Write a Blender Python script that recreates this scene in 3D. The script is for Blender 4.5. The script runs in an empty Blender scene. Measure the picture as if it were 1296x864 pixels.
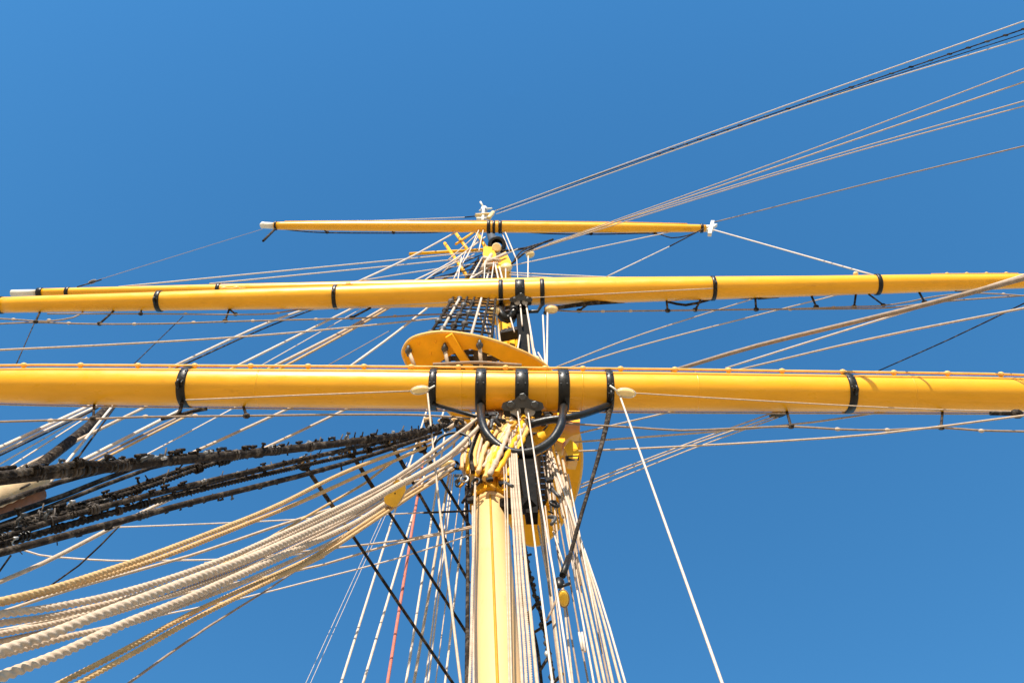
import bpy, bmesh, math, random
from mathutils import Vector, Matrix
random.seed(7)
S = bpy.context.scene
COL = S.collection
R = math.radians

# ------------------------------------------------------------------ camera, sky, sun, exposure
CAM = Vector((0, 0, 1.65))
PITCH, F = R(74.2), 1100.0            # F in pixels of a 1296-wide frame
cd = bpy.data.cameras.new('camera'); cam = bpy.data.objects.new('camera', cd); COL.objects.link(cam)
cam.location = CAM; cam.rotation_euler = (R(90) + PITCH, 0, 0)
cd.sensor_width = 36; cd.lens = 36 * F / 1296; cd.clip_start = .05; cd.clip_end = 6000
S.camera = cam
SUN_EL, SUN_AZ = R(25), R(190)        # azimuth clockwise from +Y
SUN = Vector((math.sin(SUN_AZ) * math.cos(SUN_EL), math.cos(SUN_AZ) * math.cos(SUN_EL), math.sin(SUN_EL)))
w = bpy.data.worlds.new('World'); S.world = w; w.use_nodes = True
nt = w.node_tree; nt.nodes.clear()
sky = nt.nodes.new('ShaderNodeTexSky'); sky.sky_type = 'NISHITA'; sky.sun_disc = False
sky.sun_elevation = SUN_EL; sky.sun_rotation = SUN_AZ
sky.air_density = 2.0; sky.dust_density = 0.0; sky.ozone_density = 10.0
bg = nt.nodes.new('ShaderNodeBackground'); bg.inputs['Strength'].default_value = 0.123
ow = nt.nodes.new('ShaderNodeOutputWorld')
hs = nt.nodes.new('ShaderNodeHueSaturation'); hs.inputs['Hue'].default_value = .495; hs.inputs['Saturation'].default_value = 1.09; hs.inputs['Value'].default_value = 1.06
nt.links.new(sky.outputs[0], hs.inputs['Color']); nt.links.new(hs.outputs[0], bg.inputs[0]); nt.links.new(bg.outputs[0], ow.inputs[0])
sl = bpy.data.lights.new('sun', 'SUN'); sl.energy = 4.8; sl.angle = R(.5); sl.color = (1, .90, .76)
so = bpy.data.objects.new('sun', sl); COL.objects.link(so); so.location = (0, -20, 60)
so.rotation_euler = (-SUN).to_track_quat('-Z', 'Y').to_euler()
S.view_settings.view_transform = 'Standard'; S.view_settings.look = 'None'
S.view_settings.gamma = 1; S.view_settings.use_curve_mapping = False
S.view_settings.exposure = 0.75
S.render.engine = 'CYCLES'; S.cycles.max_bounces = 8; S.cycles.diffuse_bounces = 4

# ------------------------------------------------------------------ sight lines -> points in the place
FW = Vector((0, math.cos(PITCH), math.sin(PITCH)))
UP = Vector((0, -math.sin(PITCH), math.cos(PITCH)))
RT = Vector((1, 0, 0))
def ray(x, y): return FW + RT * ((x - 648) / F) + UP * ((432 - y) / F)
def pz(x, y, z): return CAM + ray(x, y) * z                    # at a depth
def py(x, y, Y): r = ray(x, y); return CAM + r * (Y / r.y)     # on the upright plane Y metres ahead
def ph(x, y, h): r = ray(x, y); return CAM + r * (h / r.z)     # h metres above the eye
def depth(p): return (p - CAM).dot(FW)
def proj(p):
    d = p - CAM; z = d.dot(FW); return (648 + F * d.x / z, 432 - F * d.dot(UP) / z)

# ------------------------------------------------------------------ materials
def mat(name, col, rough=.6, metal=0, var=.12, scale=8, bump=0, bscale=60, coat=0, spec=.5, stretch=(1, 1, 1), dirt_or_highlight=None, dscale=3, dlo=.55, dhi=.75):
    m = bpy.data.materials.new(name); m.use_nodes = True
    n = m.node_tree.nodes; l = m.node_tree.links
    b = n['Principled BSDF']
    b.inputs['Roughness'].default_value = rough; b.inputs['Metallic'].default_value = metal
    b.inputs['Coat Weight'].default_value = coat; b.inputs['Coat Roughness'].default_value = .18
    b.inputs['Specular IOR Level'].default_value = spec
    tc = n.new('ShaderNodeTexCoord'); mp = n.new('ShaderNodeMapping'); mp.inputs['Scale'].default_value = stretch
    l.new(tc.outputs['Object'], mp.inputs[0])
    ns = n.new('ShaderNodeTexNoise'); ns.inputs['Scale'].default_value = scale; ns.inputs['Detail'].default_value = 5
    l.new(mp.outputs[0], ns.inputs['Vector'])
    cr = n.new('ShaderNodeValToRGB')
    cr.color_ramp.elements[0].position = .3; cr.color_ramp.elements[1].position = .7
    cr.color_ramp.elements[0].color = (*[c * (1 - var) for c in col], 1)
    cr.color_ramp.elements[1].color = (*[min(1, c * (1 + var)) for c in col], 1)
    l.new(ns.outputs[0], cr.inputs[0]); out = cr.outputs[0]
    if dirt_or_highlight:
        d = n.new('ShaderNodeTexNoise'); d.inputs['Scale'].default_value = dscale; d.inputs['Detail'].default_value = 8; d.inputs['Roughness'].default_value = .7
        l.new(mp.outputs[0], d.inputs['Vector'])
        dr = n.new('ShaderNodeValToRGB'); dr.color_ramp.elements[0].position = dlo; dr.color_ramp.elements[1].position = dhi
        l.new(d.outputs[0], dr.inputs[0])
        mx = n.new('ShaderNodeMixRGB'); mx.inputs[2].default_value = (*dirt_or_highlight, 1)
        l.new(dr.outputs[0], mx.inputs[0]); l.new(out, mx.inputs[1]); out = mx.outputs[0]
    l.new(out, b.inputs['Base Color'])
    rn = n.new('ShaderNodeTexNoise'); rn.inputs['Scale'].default_value = scale * 2.3; rn.inputs['Detail'].default_value = 6
    l.new(mp.outputs[0], rn.inputs['Vector']); rm = n.new('ShaderNodeMapRange')
    rm.inputs['From Min'].default_value = .3; rm.inputs['From Max'].default_value = .7
    rm.inputs['To Min'].default_value = max(.05, rough - .1); rm.inputs['To Max'].default_value = min(1, rough + .14)
    l.new(rn.outputs[0], rm.inputs['Value']); l.new(rm.outputs[0], b.inputs['Roughness'])
    if bump:
        bn = n.new('ShaderNodeTexNoise'); bn.inputs['Scale'].default_value = bscale; bn.inputs['Detail'].default_value = 4
        l.new(mp.outputs[0], bn.inputs['Vector'])
        bp = n.new('ShaderNodeBump'); bp.inputs['Strength'].default_value = bump; bp.inputs['Distance'].default_value = .01
        l.new(bn.outputs[0], bp.inputs['Height']); l.new(bp.outputs[0], b.inputs['Normal'])
    return m
M = {
 'yard':  mat('yellow_spar_paint', (.88, .41, .010), .33, var=.06, scale=3.5, coat=.1, spec=.45, bump=.16, bscale=14, stretch=(.35, 1, 1), dirt_or_highlight=(.60, .25, .012), dscale=6, dlo=.6, dhi=.80),
 'mast':  mat('buff_mast_paint', (.72, .455, .20), .36, var=.05, scale=2, coat=.1, spec=.3, bump=.06, bscale=12, stretch=(1, 1, .3), dirt_or_highlight=(.48, .26, .11), dscale=5, dlo=.56, dhi=.8),
 'yellow':mat('yellow_iron_paint', (.86, .41, .010), .45, var=.08, scale=5, spec=.25, bump=.1, bscale=25, dirt_or_highlight=(.35, .18, .03), dscale=6, dlo=.66, dhi=.8),
 'block': mat('varnished_block', (.82, .60, .26), .4, var=.12, scale=14, coat=.3),
 'yblock':mat('yellow_block_paint', (.80, .47, .03), .45, var=.1, scale=14, coat=.2),
 'black': mat('black_iron_paint', (.010, .0095, .009), .38, var=.4, scale=12, spec=.35, bump=.2, bscale=40, dirt_or_highlight=(.05, .045, .04), dscale=14, dlo=.64, dhi=.85),
 'post':  mat('matt_black_iron', (.009, .008, .007), .6, var=.4, scale=10, spec=.05, bump=.2, bscale=30),  # near-black iron with hardly any sheen
 'buff':  mat('buff_rail_paint', (.74, .45, .13), .45, var=.1, scale=8, spec=.25, dirt_or_highlight=(.5, .25, .05), dscale=9),
 'gold':  mat('shadow_and_fitting_gold', (.55, .26, .02), .5, var=.12, scale=8, spec=.2),  # darker gold paints a rope shadow on the mast; also colours small fittings
 'grey':  mat('grey_steel_plate', (.07, .072, .075), .5, metal=.2, var=.2, scale=10, bump=.1),
 'steel': mat('bare_steel', (.42, .41, .40), .5, metal=.3, var=.15, scale=20),
 'white': mat('white_paint', (.70, .66, .57), .45, var=.05, scale=6),
 'cream': mat('cream_rope', (.50, .385, .285), .85, var=.16, scale=22, bump=.35, bscale=220, dirt_or_highlight=(.33, .25, .18), dscale=3, dlo=.55, dhi=.8),
 'pale':  mat('pale_rope', (.60, .50, .42), .8, var=.12, scale=22, bump=.3, bscale=220, dirt_or_highlight=(.40, .34, .28), dscale=2, dlo=.58, dhi=.72),
 'tan':   mat('tan_hemp_rope', (.52, .335, .155), .85, var=.18, scale=22, bump=.35, bscale=220, dirt_or_highlight=(.36, .23, .10), dscale=4, dlo=.55, dhi=.8),
 'taupe': mat('weathered_rope', (.30, .22, .16), .85, var=.18, scale=16, bump=.35, bscale=200),
 'pink':  mat('faded_red_rope', (.50, .16, .12), .85, var=.15, scale=16, bump=.3, bscale=200, dirt_or_highlight=(.5, .36, .3), dscale=1.5, dlo=.6, dhi=.75),
 'tar':   mat('tarred_rope', (.020, .014, .010), .7, var=.5, scale=16, spec=.12, bump=.6, bscale=120, dirt_or_highlight=(.19, .15, .115), dscale=11, dlo=.50, dhi=.74),  # paler brown blotches put lit highlights into the tar colour
 'canvas':mat('sail_canvas', (.44, .31, .17), .9, var=.1, scale=9, bump=.3, bscale=50),
 'leather':mat('brown_leather', (.17, .07, .03), .7, var=.2, scale=9, bump=.3),
 'grating':mat('dark_grating_wood', (.06, .045, .035), .7, var=.3, scale=12),
 'teak':  mat('teak_deck_planks', (.55, .38, .20), .7, var=.12, scale=5, stretch=(.2, 3, 1)),
 'bounce_ground':  mat('pale_bounce_ground', (.58, .45, .31), .85, var=.15, scale=.6, dirt_or_highlight=(.42, .33, .24), dscale=.2),
 'hull':  mat('white_bulwark', (.75, .73, .68), .5, var=.04, scale=2),
}

# ------------------------------------------------------------------ mesh helpers
class MB:
    def __init__(s): s.v = []; s.f = []; s.smooth = []
    def face(s, idx, sm=False): s.f.append(idx); s.smooth.append(sm)
    def box(s, c, ax, ay, az):                       # centre + three half-axis vectors
        b = len(s.v)
        for k in (-1, 1):
            for j in (-1, 1):
                for i in (-1, 1): s.v.append(c + ax * i + ay * j + az * k)
        for q in ((0, 2, 3, 1), (4, 5, 7, 6), (0, 1, 5, 4), (2, 6, 7, 3), (0, 4, 6, 2), (1, 3, 7, 5)): s.face([b + i for i in q])
    def bar(s, a, b_, wx, hz, upv=Vector((0, 0, 1))):  # rectangular bar a..b
        d = (b_ - a).normalized(); sd = d.cross(upv)
        if sd.length < 1e-4: sd = d.cross(Vector((1, 0, 0)))
        sd.normalize(); u = sd.cross(d)
        s.box((a + b_) / 2, (b_ - a) / 2, sd * wx / 2, u * hz / 2)
    def tube(s, pts, rad, n=8, cap=True, lobes=0, pitch=.1):
        if isinstance(rad, (int, float)): rad = [rad] * len(pts)
        base = len(s.v); m = len(pts)
        t = [((pts[min(i + 1, m - 1)] - pts[max(i - 1, 0)]).normalized()) for i in range(m)]
        u = t[0].orthogonal().normalized(); L = 0
        for i in range(m):
            u = (u - t[i] * u.dot(t[i])).normalized(); vv = t[i].cross(u)
            if i: L += (pts[i] - pts[i - 1]).length
            ph0 = 2 * math.pi * L / pitch
            for k in range(n):
                a = 2 * math.pi * k / n; r = rad[i]
                if lobes: r *= .66 + .40 * abs(math.cos(lobes * (a - ph0) / 2))
                s.v.append(pts[i] + (u * math.cos(a) + vv * math.sin(a)) * r)
        for i in range(m - 1):
            for k in range(n):
                a = base + i * n + k; b = base + i * n + (k + 1) % n
                s.face([a, b, b + n, a + n], True)
        if cap:
            s.face([base + k for k in range(n)][::-1]); s.face([base + (m - 1) * n + k for k in range(n)])
    def ring(s, c, axis, Rr, r, n=16, k=6, a0=0, a1=2 * math.pi, upv=None):
        ax = axis.normalized(); u = ax.orthogonal().normalized() if upv is None else (upv - ax * upv.dot(ax)).normalized(); v = ax.cross(u)
        full = abs(a1 - a0 - 2 * math.pi) < 1e-6
        pts = [c + (u * math.cos(a0 + (a1 - a0) * i / n) + v * math.sin(a0 + (a1 - a0) * i / n)) * Rr for i in range(n + 1)]
        s.tube(pts, r, k, cap=not full)
    def band(s, c, axis, r0, r1, half, n=28):         # a hoop of rectangular section with eased edges
        ax = axis.normalized(); u = ax.orthogonal().normalized(); v = ax.cross(u); b = len(s.v)
        e = min(half * .25, (r1 - r0) * .5)
        prof = [(-half, r0), (-half, r1 - e), (-half + e, r1), (half - e, r1), (half, r1 - e), (half, r0)]
        for (d, r) in prof:
            for k in range(n):
                a = 2 * math.pi * k / n; s.v.append(c + ax * d + (u * math.cos(a) + v * math.sin(a)) * r)
        for i in range(len(prof) - 1):
            for k in range(n):
                p = b + i * n + k; q = b + i * n + (k + 1) % n; s.face([p, q, q + n, p + n], i == 2)
    def ball(s, c, ax, ay, az, n=10, m=7):
        b = len(s.v)
        for i in range(m + 1):
            th = math.pi * i / m
            for k in range(n):
                a = 2 * math.pi * k / n
                s.v.append(c + ax * (math.sin(th) * math.cos(a)) + ay * (math.sin(th) * math.sin(a)) + az * math.cos(th))
        for i in range(m):
            for k in range(n):
                p = b + i * n + k; q = b + i * n + (k + 1) % n; s.face([p, q, q + n, p + n], True)
    def prism(s, poly, ext):
        b = len(s.v); n = len(poly)
        for p in poly: s.v.append(p)
        for p in poly: s.v.append(p + ext)
        s.face([b + i for i in range(n)][::-1]); s.face([b + n + i for i in range(n)])
        for i in range(n): j = (i + 1) % n; s.face([b + i, b + j, b + n + j, b + n + i])
    def annulus(s, o, i_, ext):                       # flat ring plate between two loops of equal count
        n = len(o); b = len(s.v)
        for L in (o, i_): s.v += list(L)
        for L in (o, i_): s.v += [p + ext for p in L]
        for k in range(n):
            j = (k + 1) % n
            s.face([b + k, b + n + k, b + n + j, b + j]); s.face([b + 2 * n + k, b + 2 * n + j, b + 3 * n + j, b + 3 * n + k])
            s.face([b + k, b + j, b + 2 * n + j, b + 2 * n + k]); s.face([b + n + j, b + n + k, b + 3 * n + k, b + 3 * n + j])
    def mesh(s, name, m, org):
        me = bpy.data.meshes.new(name); me.from_pydata([v - org for v in s.v], [], s.f)
        me.polygons.foreach_set('use_smooth', s.smooth); me.materials.append(m)
        bm = bmesh.new(); bm.from_mesh(me); bmesh.ops.recalc_face_normals(bm, faces=bm.faces); bm.to_mesh(me); bm.free()
        return me
def wloc(o):
    p = Vector(o.location)
    while o.parent: o = o.parent; p = p + Vector(o.location)
    return p
def obj(name, mb, m, parent=None, org=None, label=None):
    base = wloc(parent) if parent else Vector((0, 0, 0))
    if org is None:
        org = sum(mb.v, Vector()) / len(mb.v)
    o = bpy.data.objects.new(name, mb.mesh(name, M[m], org)); COL.objects.link(o)
    o.location = org - base
    if parent: o.parent = parent
    if label: o['label'] = label
    return o
def tag(o, label, cat, group=None):
    o['label'] = label; o['category'] = cat
    if group: o['group'] = group
    return o
def thing(name, label, cat, loc, group=None):
    o = bpy.data.objects.new(name, None); COL.objects.link(o); o.location = loc; o.empty_display_size = .2
    return tag(o, label, cat, group)
def struct(name, mb, m):
    o = obj(name, mb, m, org=Vector((0, 0, 0))); o['kind'] = 'structure'; return o

def spline(P, step):
    if len(P) == 2:
        n = max(1, int((P[1] - P[0]).length / step)); return [P[0].lerp(P[1], i / n) for i in range(n + 1)]
    out = []
    for i in range(len(P) - 1):
        p1, p2 = P[i], P[i + 1]; p0 = P[i - 1] if i else p1 * 2 - p2; p3 = P[i + 2] if i + 2 < len(P) else p2 * 2 - p1
        n = max(2, int((p2 - p1).length / step))
        for k in range(n):
            t = k / n
            out.append(.5 * ((2 * p1) + (p2 - p0) * t + (2 * p0 - 5 * p1 + 4 * p2 - p3) * t * t + (3 * p1 - p0 - 3 * p2 + p3) * t ** 3))
    out.append(P[-1]); return out
def solve(pts):
    """points or (x, y) pairs; a pair takes its depth from the straight run between its neighbours"""
    known = [i for i, p in enumerate(pts) if isinstance(p, Vector)]
    pix = [proj(p) if isinstance(p, Vector) else p for p in pts]
    out = []
    for i, p in enumerate(pts):
        if isinstance(p, Vector): out.append(p); continue
        a = max(k for k in known if k < i); b = min(k for k in known if k > i)
        seg = [math.dist(pix[k], pix[k + 1]) for k in range(a, b)]
        t = sum(seg[:i - a]) / sum(seg)
        iz = (1 - t) / depth(pts[a]) + t / depth(pts[b]); out.append(pz(p[0], p[1], 1 / iz))
    return out
def ropepts(pts, ext=(0, 0), step=.5):
    P = solve(pts)
    if ext[0]: P = [P[0] + (P[0] - P[1]).normalized() * ext[0]] + P
    if ext[1]: P = P + [P[-1] + (P[-1] - P[-2]).normalized() * ext[1]]
    return spline(P, step)
def rope(label, m, wpx, pts, ext=(0, 0), tw=False, cat='rope', name='rope', group=None, parent=None, wat=0, taper=None):
    P = solve(pts); r = wpx * depth(P[wat]) / (2 * F)
    mb = MB()
    if tw:
        pitch = r * 2.1; Q = ropepts(pts, ext, pitch / 6); s0 = random.uniform(0, 9); wob = r * .35
        Q = [p + UP * wob * math.sin(i * .011 + s0) * math.sin(i * .0037 + 2 * s0) + RT * wob * .5 * math.sin(i * .017 + s0) for i, p in enumerate(Q)]
        mb.tube(Q, [r * (1.06 + .05 * math.sin(i * .019 + s0) + .035 * math.sin(i * .053 + 3 * s0)) for i in range(len(Q))], 15, lobes=3, pitch=pitch * 3)
    else:
        Q = ropepts(pts, ext, .6); n = len(Q)
        rr = r if taper is None else [r * (1 + (taper - 1) * i / max(1, n - 1)) for i in range(n)]
        mb.tube(Q, rr, 8 if wpx > 2.5 else 6)
    o = obj(name, mb, m, parent, org=Q[0].copy())
    if parent is None: tag(o, label, cat, group)
    o_pts[o.name] = Q
    return o
o_pts = {}
CR, PL, TN, TP, TR = 'cream', 'pale', 'tan', 'taupe', 'tar'

# ------------------------------------------------------------------ setting below the camera
b = MB(); b.box(Vector((0, 0, -3.1)), Vector((1500, 0, 0)), Vector((0, 1500, 0)), Vector((0, 0, .1))); struct('bounce_ground', b, 'bounce_ground')  # unseen pale ground, added to bounce warm light up to the yards
b = MB(); b.box(Vector((2, 4, -.2)), Vector((32, 0, 0)), Vector((0, 6.5, 0)), Vector((0, 0, .2))); struct('deck', b, 'teak')
b = MB()
for yy in (-2.6, 10.6): b.box(Vector((2, yy, -1.2)), Vector((32, 0, 0)), Vector((0, .1, 0)), Vector((0, 0, 2.2)))
bw = obj('bulwark', b, 'hull', org=Vector((0, 0, 0))); bw['kind'] = 'structure'

# ------------------------------------------------------------------ masts
def pole(mb, a, b_, r0, r1, n=28, seg=14):
    mb.tube([a.lerp(b_, i / seg) for i in range(seg + 1)], [r0 + (r1 - r0) * i / seg for i in range(seg + 1)], n)
axis_b, axis_t = py(630.5, 864, 5.0), py(614, 455, 5.0)
dirm = (axis_t - axis_b).normalized()
foot = axis_b - dirm * (axis_b.z / dirm.z)
lm = thing('lower_mast', 'cream buff lower mast rising from the bottom edge to the yellow top', 'mast', foot)
b = MB(); pole(b, foot, axis_t, .235, .19); obj('pole', b, 'mast', lm)
def on_mast(y, x=None):
    best = min((axis_b.lerp(axis_t, i / 400) for i in range(401)), key=lambda p: abs(proj(p)[1] - y)); return best
def mrad(p): return .235 + (.19 - .235) * (p - foot).length / (axis_t - foot).length
# raised strip in darker gold standing in for a rope's shadow on the mast
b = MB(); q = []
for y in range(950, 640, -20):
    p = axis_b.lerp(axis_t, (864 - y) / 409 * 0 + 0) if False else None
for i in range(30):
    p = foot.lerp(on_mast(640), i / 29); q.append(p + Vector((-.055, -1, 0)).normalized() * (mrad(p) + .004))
b.tube(q, .014, 6); obj('rope_shadow_strip', b, 'gold', lm)
# stepped bibs under the masthead
b = MB(); p0 = on_mast(641); p1 = on_mast(606)
for k in range(12):
    a0 = math.pi * 2 * k / 12; c = .29
    u = Vector((math.cos(a0), math.sin(a0), 0)); tt = Vector((-math.sin(a0), math.cos(a0), 0))
    hh = (p1 - p0) * (1 + .07 * (k % 2))
    b.box(p0 + hh / 2 + u * (mrad(p0) + .03), tt * .066, u * .035, hh / 2)
obj('bib', b, 'yellow', lm)
b = MB(); b.band(p0 - dirm * .05, dirm, mrad(p0), mrad(p0) + .022, .05); obj('hoop', b, 'mast', lm)
b = MB(); c0 = on_mast(604)
b.ring(c0, dirm, mrad(c0) + .07, .055, 24, 8)
for k in range(14):
    a0 = 2 * math.pi * k / 14; u = Vector((math.cos(a0), math.sin(a0), 0))
    b.ball(c0 + u * (mrad(c0) + .11) + Vector((0, 0, random.uniform(-.06, .06))), Vector((.05, 0, 0)), Vector((0, .05, 0)), Vector((0, 0, .06)), 8, 5)
obj('iron_collar', b, 'black', lm)
b = MB(); pole(b, on_mast(470) , axis_t + dirm * .6, .24, .24, 20, 2); obj('masthead_cap', b, 'yellow', lm)

t_a, t_b = py(650, 520, 5.3), py(631, 335, 5.15)
tm = thing('topmast', 'yellow topmast standing between the lower mast and the crosstrees', 'mast', t_a)
b = MB(); pole(b, t_a, t_b, .17, .15, 20); obj('pole', b, 'yellow', tm)
b = MB()
for k in range(9):
    a0 = 2 * math.pi * k / 9; c = py(646, 446, 5.25); u = Vector((math.cos(a0), math.sin(a0), 0))
    b.box(c + u * .2, Vector((-u.y, u.x, 0)) * .055, u * .03, Vector((0, 0, .9)))
obj('fish_batten', b, 'yellow', tm)
b = MB(); b.band(py(637, 396, 5.2), (t_b - t_a), .15, .33, .28, 20); obj('parrel', b, 'black', tm)
b = MB(); b.ball(py(629, 402, 5.1), Vector((.22, 0, 0)), Vector((0, .18, 0)), Vector((0, 0, .3))); obj('hounds', b, 'yellow', tm)

g_a, g_b = py(631, 330, 5.05), py(612.5, 266, 5.05)
gm = thing('topgallant_mast', 'thin grey topgallant mast with a white truck at its very top', 'mast', g_a)
b = MB(); pole(b, g_a, g_b, .17, .13, 14); obj('pole', b, 'grey', gm)
b = MB(); b.ball(g_b + Vector((0, 0, .3)), Vector((.17, 0, 0)), Vector((0, .17, 0)), Vector((0, 0, .4))); b.tube([g_b, g_b + Vector((0, 0, .9))], .07, 8)
for a0 in (0.4, 2.2, 4.2):
    b.tube([g_b + Vector((0, 0, .4)), g_b + Vector((.38 * math.cos(a0), .25 * math.sin(a0) - .1, .6))], .045, 6)
obj('truck', b, 'white', gm)
b = MB(); b.bar(py(602, 272.5, 4.9), py(624, 271, 4.9), .14, .14); b.tube([py(618, 277, 4.9), py(624, 269, 4.9)], .09, 8); obj('truck_crosspiece', b, 'block', gm)
b = MB()
for x0, y0, x1, y1 in ((603, 277, 618, 277), (612, 262, 611, 280)): b.tube([py(x0, y0, 4.95), py(x1, y1, 4.95)], .07, 8)
obj('truck_stem', b, 'white', gm)

# crosstrees at the topmast head
ct = thing('crosstrees', 'yellow crosstrees and cap at the topmast head with sticking out spreaders', 'crosstrees', py(631, 328, 5))
for x0, y0, x1, y1, wd in ((563, 308, 592, 351, 4.2), (576, 294, 593, 318, 4.2), (602, 291, 616, 316, 4.4), (577, 309, 604, 291, 3.2), (518, 321.5, 620, 315.5, 4.2)):
    a, c = py(x0, y0, 4.95), py(x1, y1, 5.0); r = wd * depth(a) / F / 2
    b = MB(); b.tube([a, c], r, 8); obj('spreader', b, 'yellow', ct)
b = MB(); b.prism([py(x, y, 4.72) for x, y in ((627, 325), (640, 318), (647, 332), (644, 338), (635, 341), (626, 338))], Vector((0, .5, 0))); obj('trestle_cheek', b, 'yellow', ct)
b = MB(); b.prism([py(x, y, 4.75) for x, y in ((612, 312), (622, 311), (628, 322), (626, 330), (617, 333), (611, 322))], Vector((0, .4, 0))); obj('trestle_cheek', b, 'yellow', ct)
b = MB(); b.band(py(629, 311, 4.75), Vector((0, .6, 1)), .18, .3, .16, 20); obj('mast_cap', b, 'black', ct)
b = MB(); b.band(py(628.5, 314, 4.7), Vector((0, .6, 1)), 0, .15, .1, 18); obj('cap_boss', b, 'block', ct)
b = MB(); b.ball(py(641, 338, 4.6), Vector((.17, 0, .06)), Vector((0, .12, 0)), Vector((-.03, 0, .2))); obj('lower_boss', b, 'block', ct)
for x0, y0, x1, y1 in ((612, 326, 633, 330), (616, 332, 640, 321), (610, 336, 630, 334), (622, 322, 610, 340)):
    b = MB(); b.tube([py(x0, y0, 4.6), py(x1, y1, 4.6)], .055, 6); obj('lashing', b, CR, ct)

# ------------------------------------------------------------------ yards
def radius_at(prof, t):
    for (t0, r0), (t1, r1) in zip(prof, prof[1:]):
        if t <= t1: return r0 + (r1 - r0) * (t - t0) / (t1 - t0)
    return prof[-1][1]
class Yard:
    def __init__(s, label, A, B, prof, m='yard', name='yard'):
        s.A, s.B, s.prof = A, B, prof; s.d = (B - A).normalized()
        s.root = thing(name, label, 'yard', (A + B) / 2, 'yellow yards crossing the mast')
        ts = sorted(set([i / 60 for i in range(61)] + [t for t, _ in prof]))
        mb = MB(); mb.tube([A.lerp(B, t) for t in ts], [radius_at(prof, t) for t in ts], 40); obj('spar', mb, m, s.root)
    def t(s, x):
        lo, hi = -.2, 1.2
        for _ in range(50):
            mid = (lo + hi) / 2
            if proj(s.A.lerp(s.B, mid))[0] < x: lo = mid
            else: hi = mid
        return lo
    def p(s, x): return s.A.lerp(s.B, s.t(x))
    def r(s, x): return radius_at(s.prof, s.t(x))
    def off(s, x, ang, extra=0):                      # ang 0 = forward face, 90 = up, -90 = underside
        a = R(ang); return s.p(x) + Vector((0, -math.cos(a), math.sin(a))) * (s.r(x) + extra)
    def bandpx(s, x, wpx, th=.02, eye=None):
        p = s.p(x); half = wpx * depth(p) / F / 2
        mb = MB(); mb.band(p, s.d, s.r(x) - .004, s.r(x) + th, half, 36)
        o = obj('iron_band', mb, 'black', s.root)
        if wpx > 9:
            for sg in (-1, 1):
                for ag in (-18, -52):
                    c = p + Vector((0, -math.cos(R(ag)), math.sin(R(ag)))) * (s.r(x) + th + .004) + s.d * sg * half * .55
                    mb = MB(); mb.ball(c, s.d * .014, Vector((0, .014, 0)), Vector((0, 0, .014)), 6, 4); obj('rivet', mb, 'grey', o)
        if eye is not None:
            c = s.off(x, eye, .06); mb = MB(); mb.ring(c, s.d, .06, .022, 12, 6)
            mb.box(c + Vector((0, .0, .03)), s.d * half * .7, Vector((0, .03, 0)), Vector((0, 0, .05)))
            obj('eye', mb, 'black', o)
        return o
    def jackstay(s, xs, ang, extra, r, bolt_xs, bolt_r, m='yard', name='jackstay'):
        mb = MB(); mb.tube([s.off(x, ang, extra) for x in xs], r, 8); j = obj(name, mb, m, s.root)
        for x in bolt_xs:
            mb = MB(); c = s.off(x, ang, extra); mb.ball(c, s.d * bolt_r * 1.3, Vector((0, bolt_r, 0)), Vector((0, 0, bolt_r)), 8, 5)
            mb.tube([s.off(x, ang, -.01), c], bolt_r * .6, 6); obj('eyebolt', mb, m, j)
        return j
H1 = 12.63
Y1 = Yard('thick yellow lower yard spanning the whole picture nearest the camera', ph(-420, 484, H1), ph(1720, 503.5, H1), [(0, .16), (.22, .28), (.42, .303), (.58, .303), (.78, .275), (1, .16)])
for x, wd, e in ((237, 11, -62), (549, 9.5, None), (609, 13.5, None), (660, 16.5, None), (712.5, 14, None), (770, 9.5, -80), (1072, 10, -62)):
    Y1.bandpx(x, wd, .028 if wd > 12 else .022, e)
for x in (330, 585, 690, 736, 880, 1150):
    mb = MB(); mb.band(Y1.p(x), Y1.d, Y1.r(x) - .004, Y1.r(x) + .003, .012, 40); obj('joint_ring', mb, 'yard', Y1.root)
Y1.jackstay(range(-200, 1500, 50), 24, .045, .02, [-44, 28, 100, 173, 245, 316, 389, 460, 520, 580, 640, 690, 738, 786, 855, 923, 991, 1068, 1133, 1201, 1269, 1340], .042, 'buff')
Y1.jackstay(range(-200, 1500, 50), -8, .012, .008, [], .02, 'buff')
H2 = 19.1
Y2 = Yard('yellow middle yard tilted up to the right with black bands and footropes', ph(-1, 386, H2), ph(1345, 354.5, H2), [(0, .18), (.15, .215), (.42, .285), (.56, .285), (.85, .21), (1, .15)])
b = MB(); b.band(Y2.A, Y2.d, .0, .2, .09, 24); obj('end_cap', b, 'black', Y2.root)
for x, wd, e in ((202, 6.5, -70), (425, 5, -60), (634, 5.5, None), (658, 12, None), (686, 5.5, None), (902, 5, -60), (1110, 5.5, None)): Y2.bandpx(x, wd, .025, e)
Y2.jackstay([278, 290, 302, 310], 30, .03, .02, [282, 298], .06, 'buff', 'cleat')
Y2.jackstay([432, 446], 30, .03, .02, [440], .06, 'buff', 'cleat')
Y2.jackstay([1180, 1230, 1290], 30, .02, .012, [1200, 1225, 1250, 1275], .035, 'buff')
H3 = 20.7
Y3 = Yard('thin yellow yard with a white left tip half hidden behind the middle yard', ph(48, 370.5, H3), ph(1290, 352.5, H3), [(0, .105), (.2, .15), (.5, .2), (.8, .14), (1, .09)])
b = MB(); b.tube([ph(15, 371, H3), ph(48, 370.5, H3)], .085, 16); obj('white_tip', b, 'white', Y3.root)
for x, wd in ((51, 7), (86, 5), (277, 5)): Y3.bandpx(x, wd, .02)
H4 = 30.6
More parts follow.
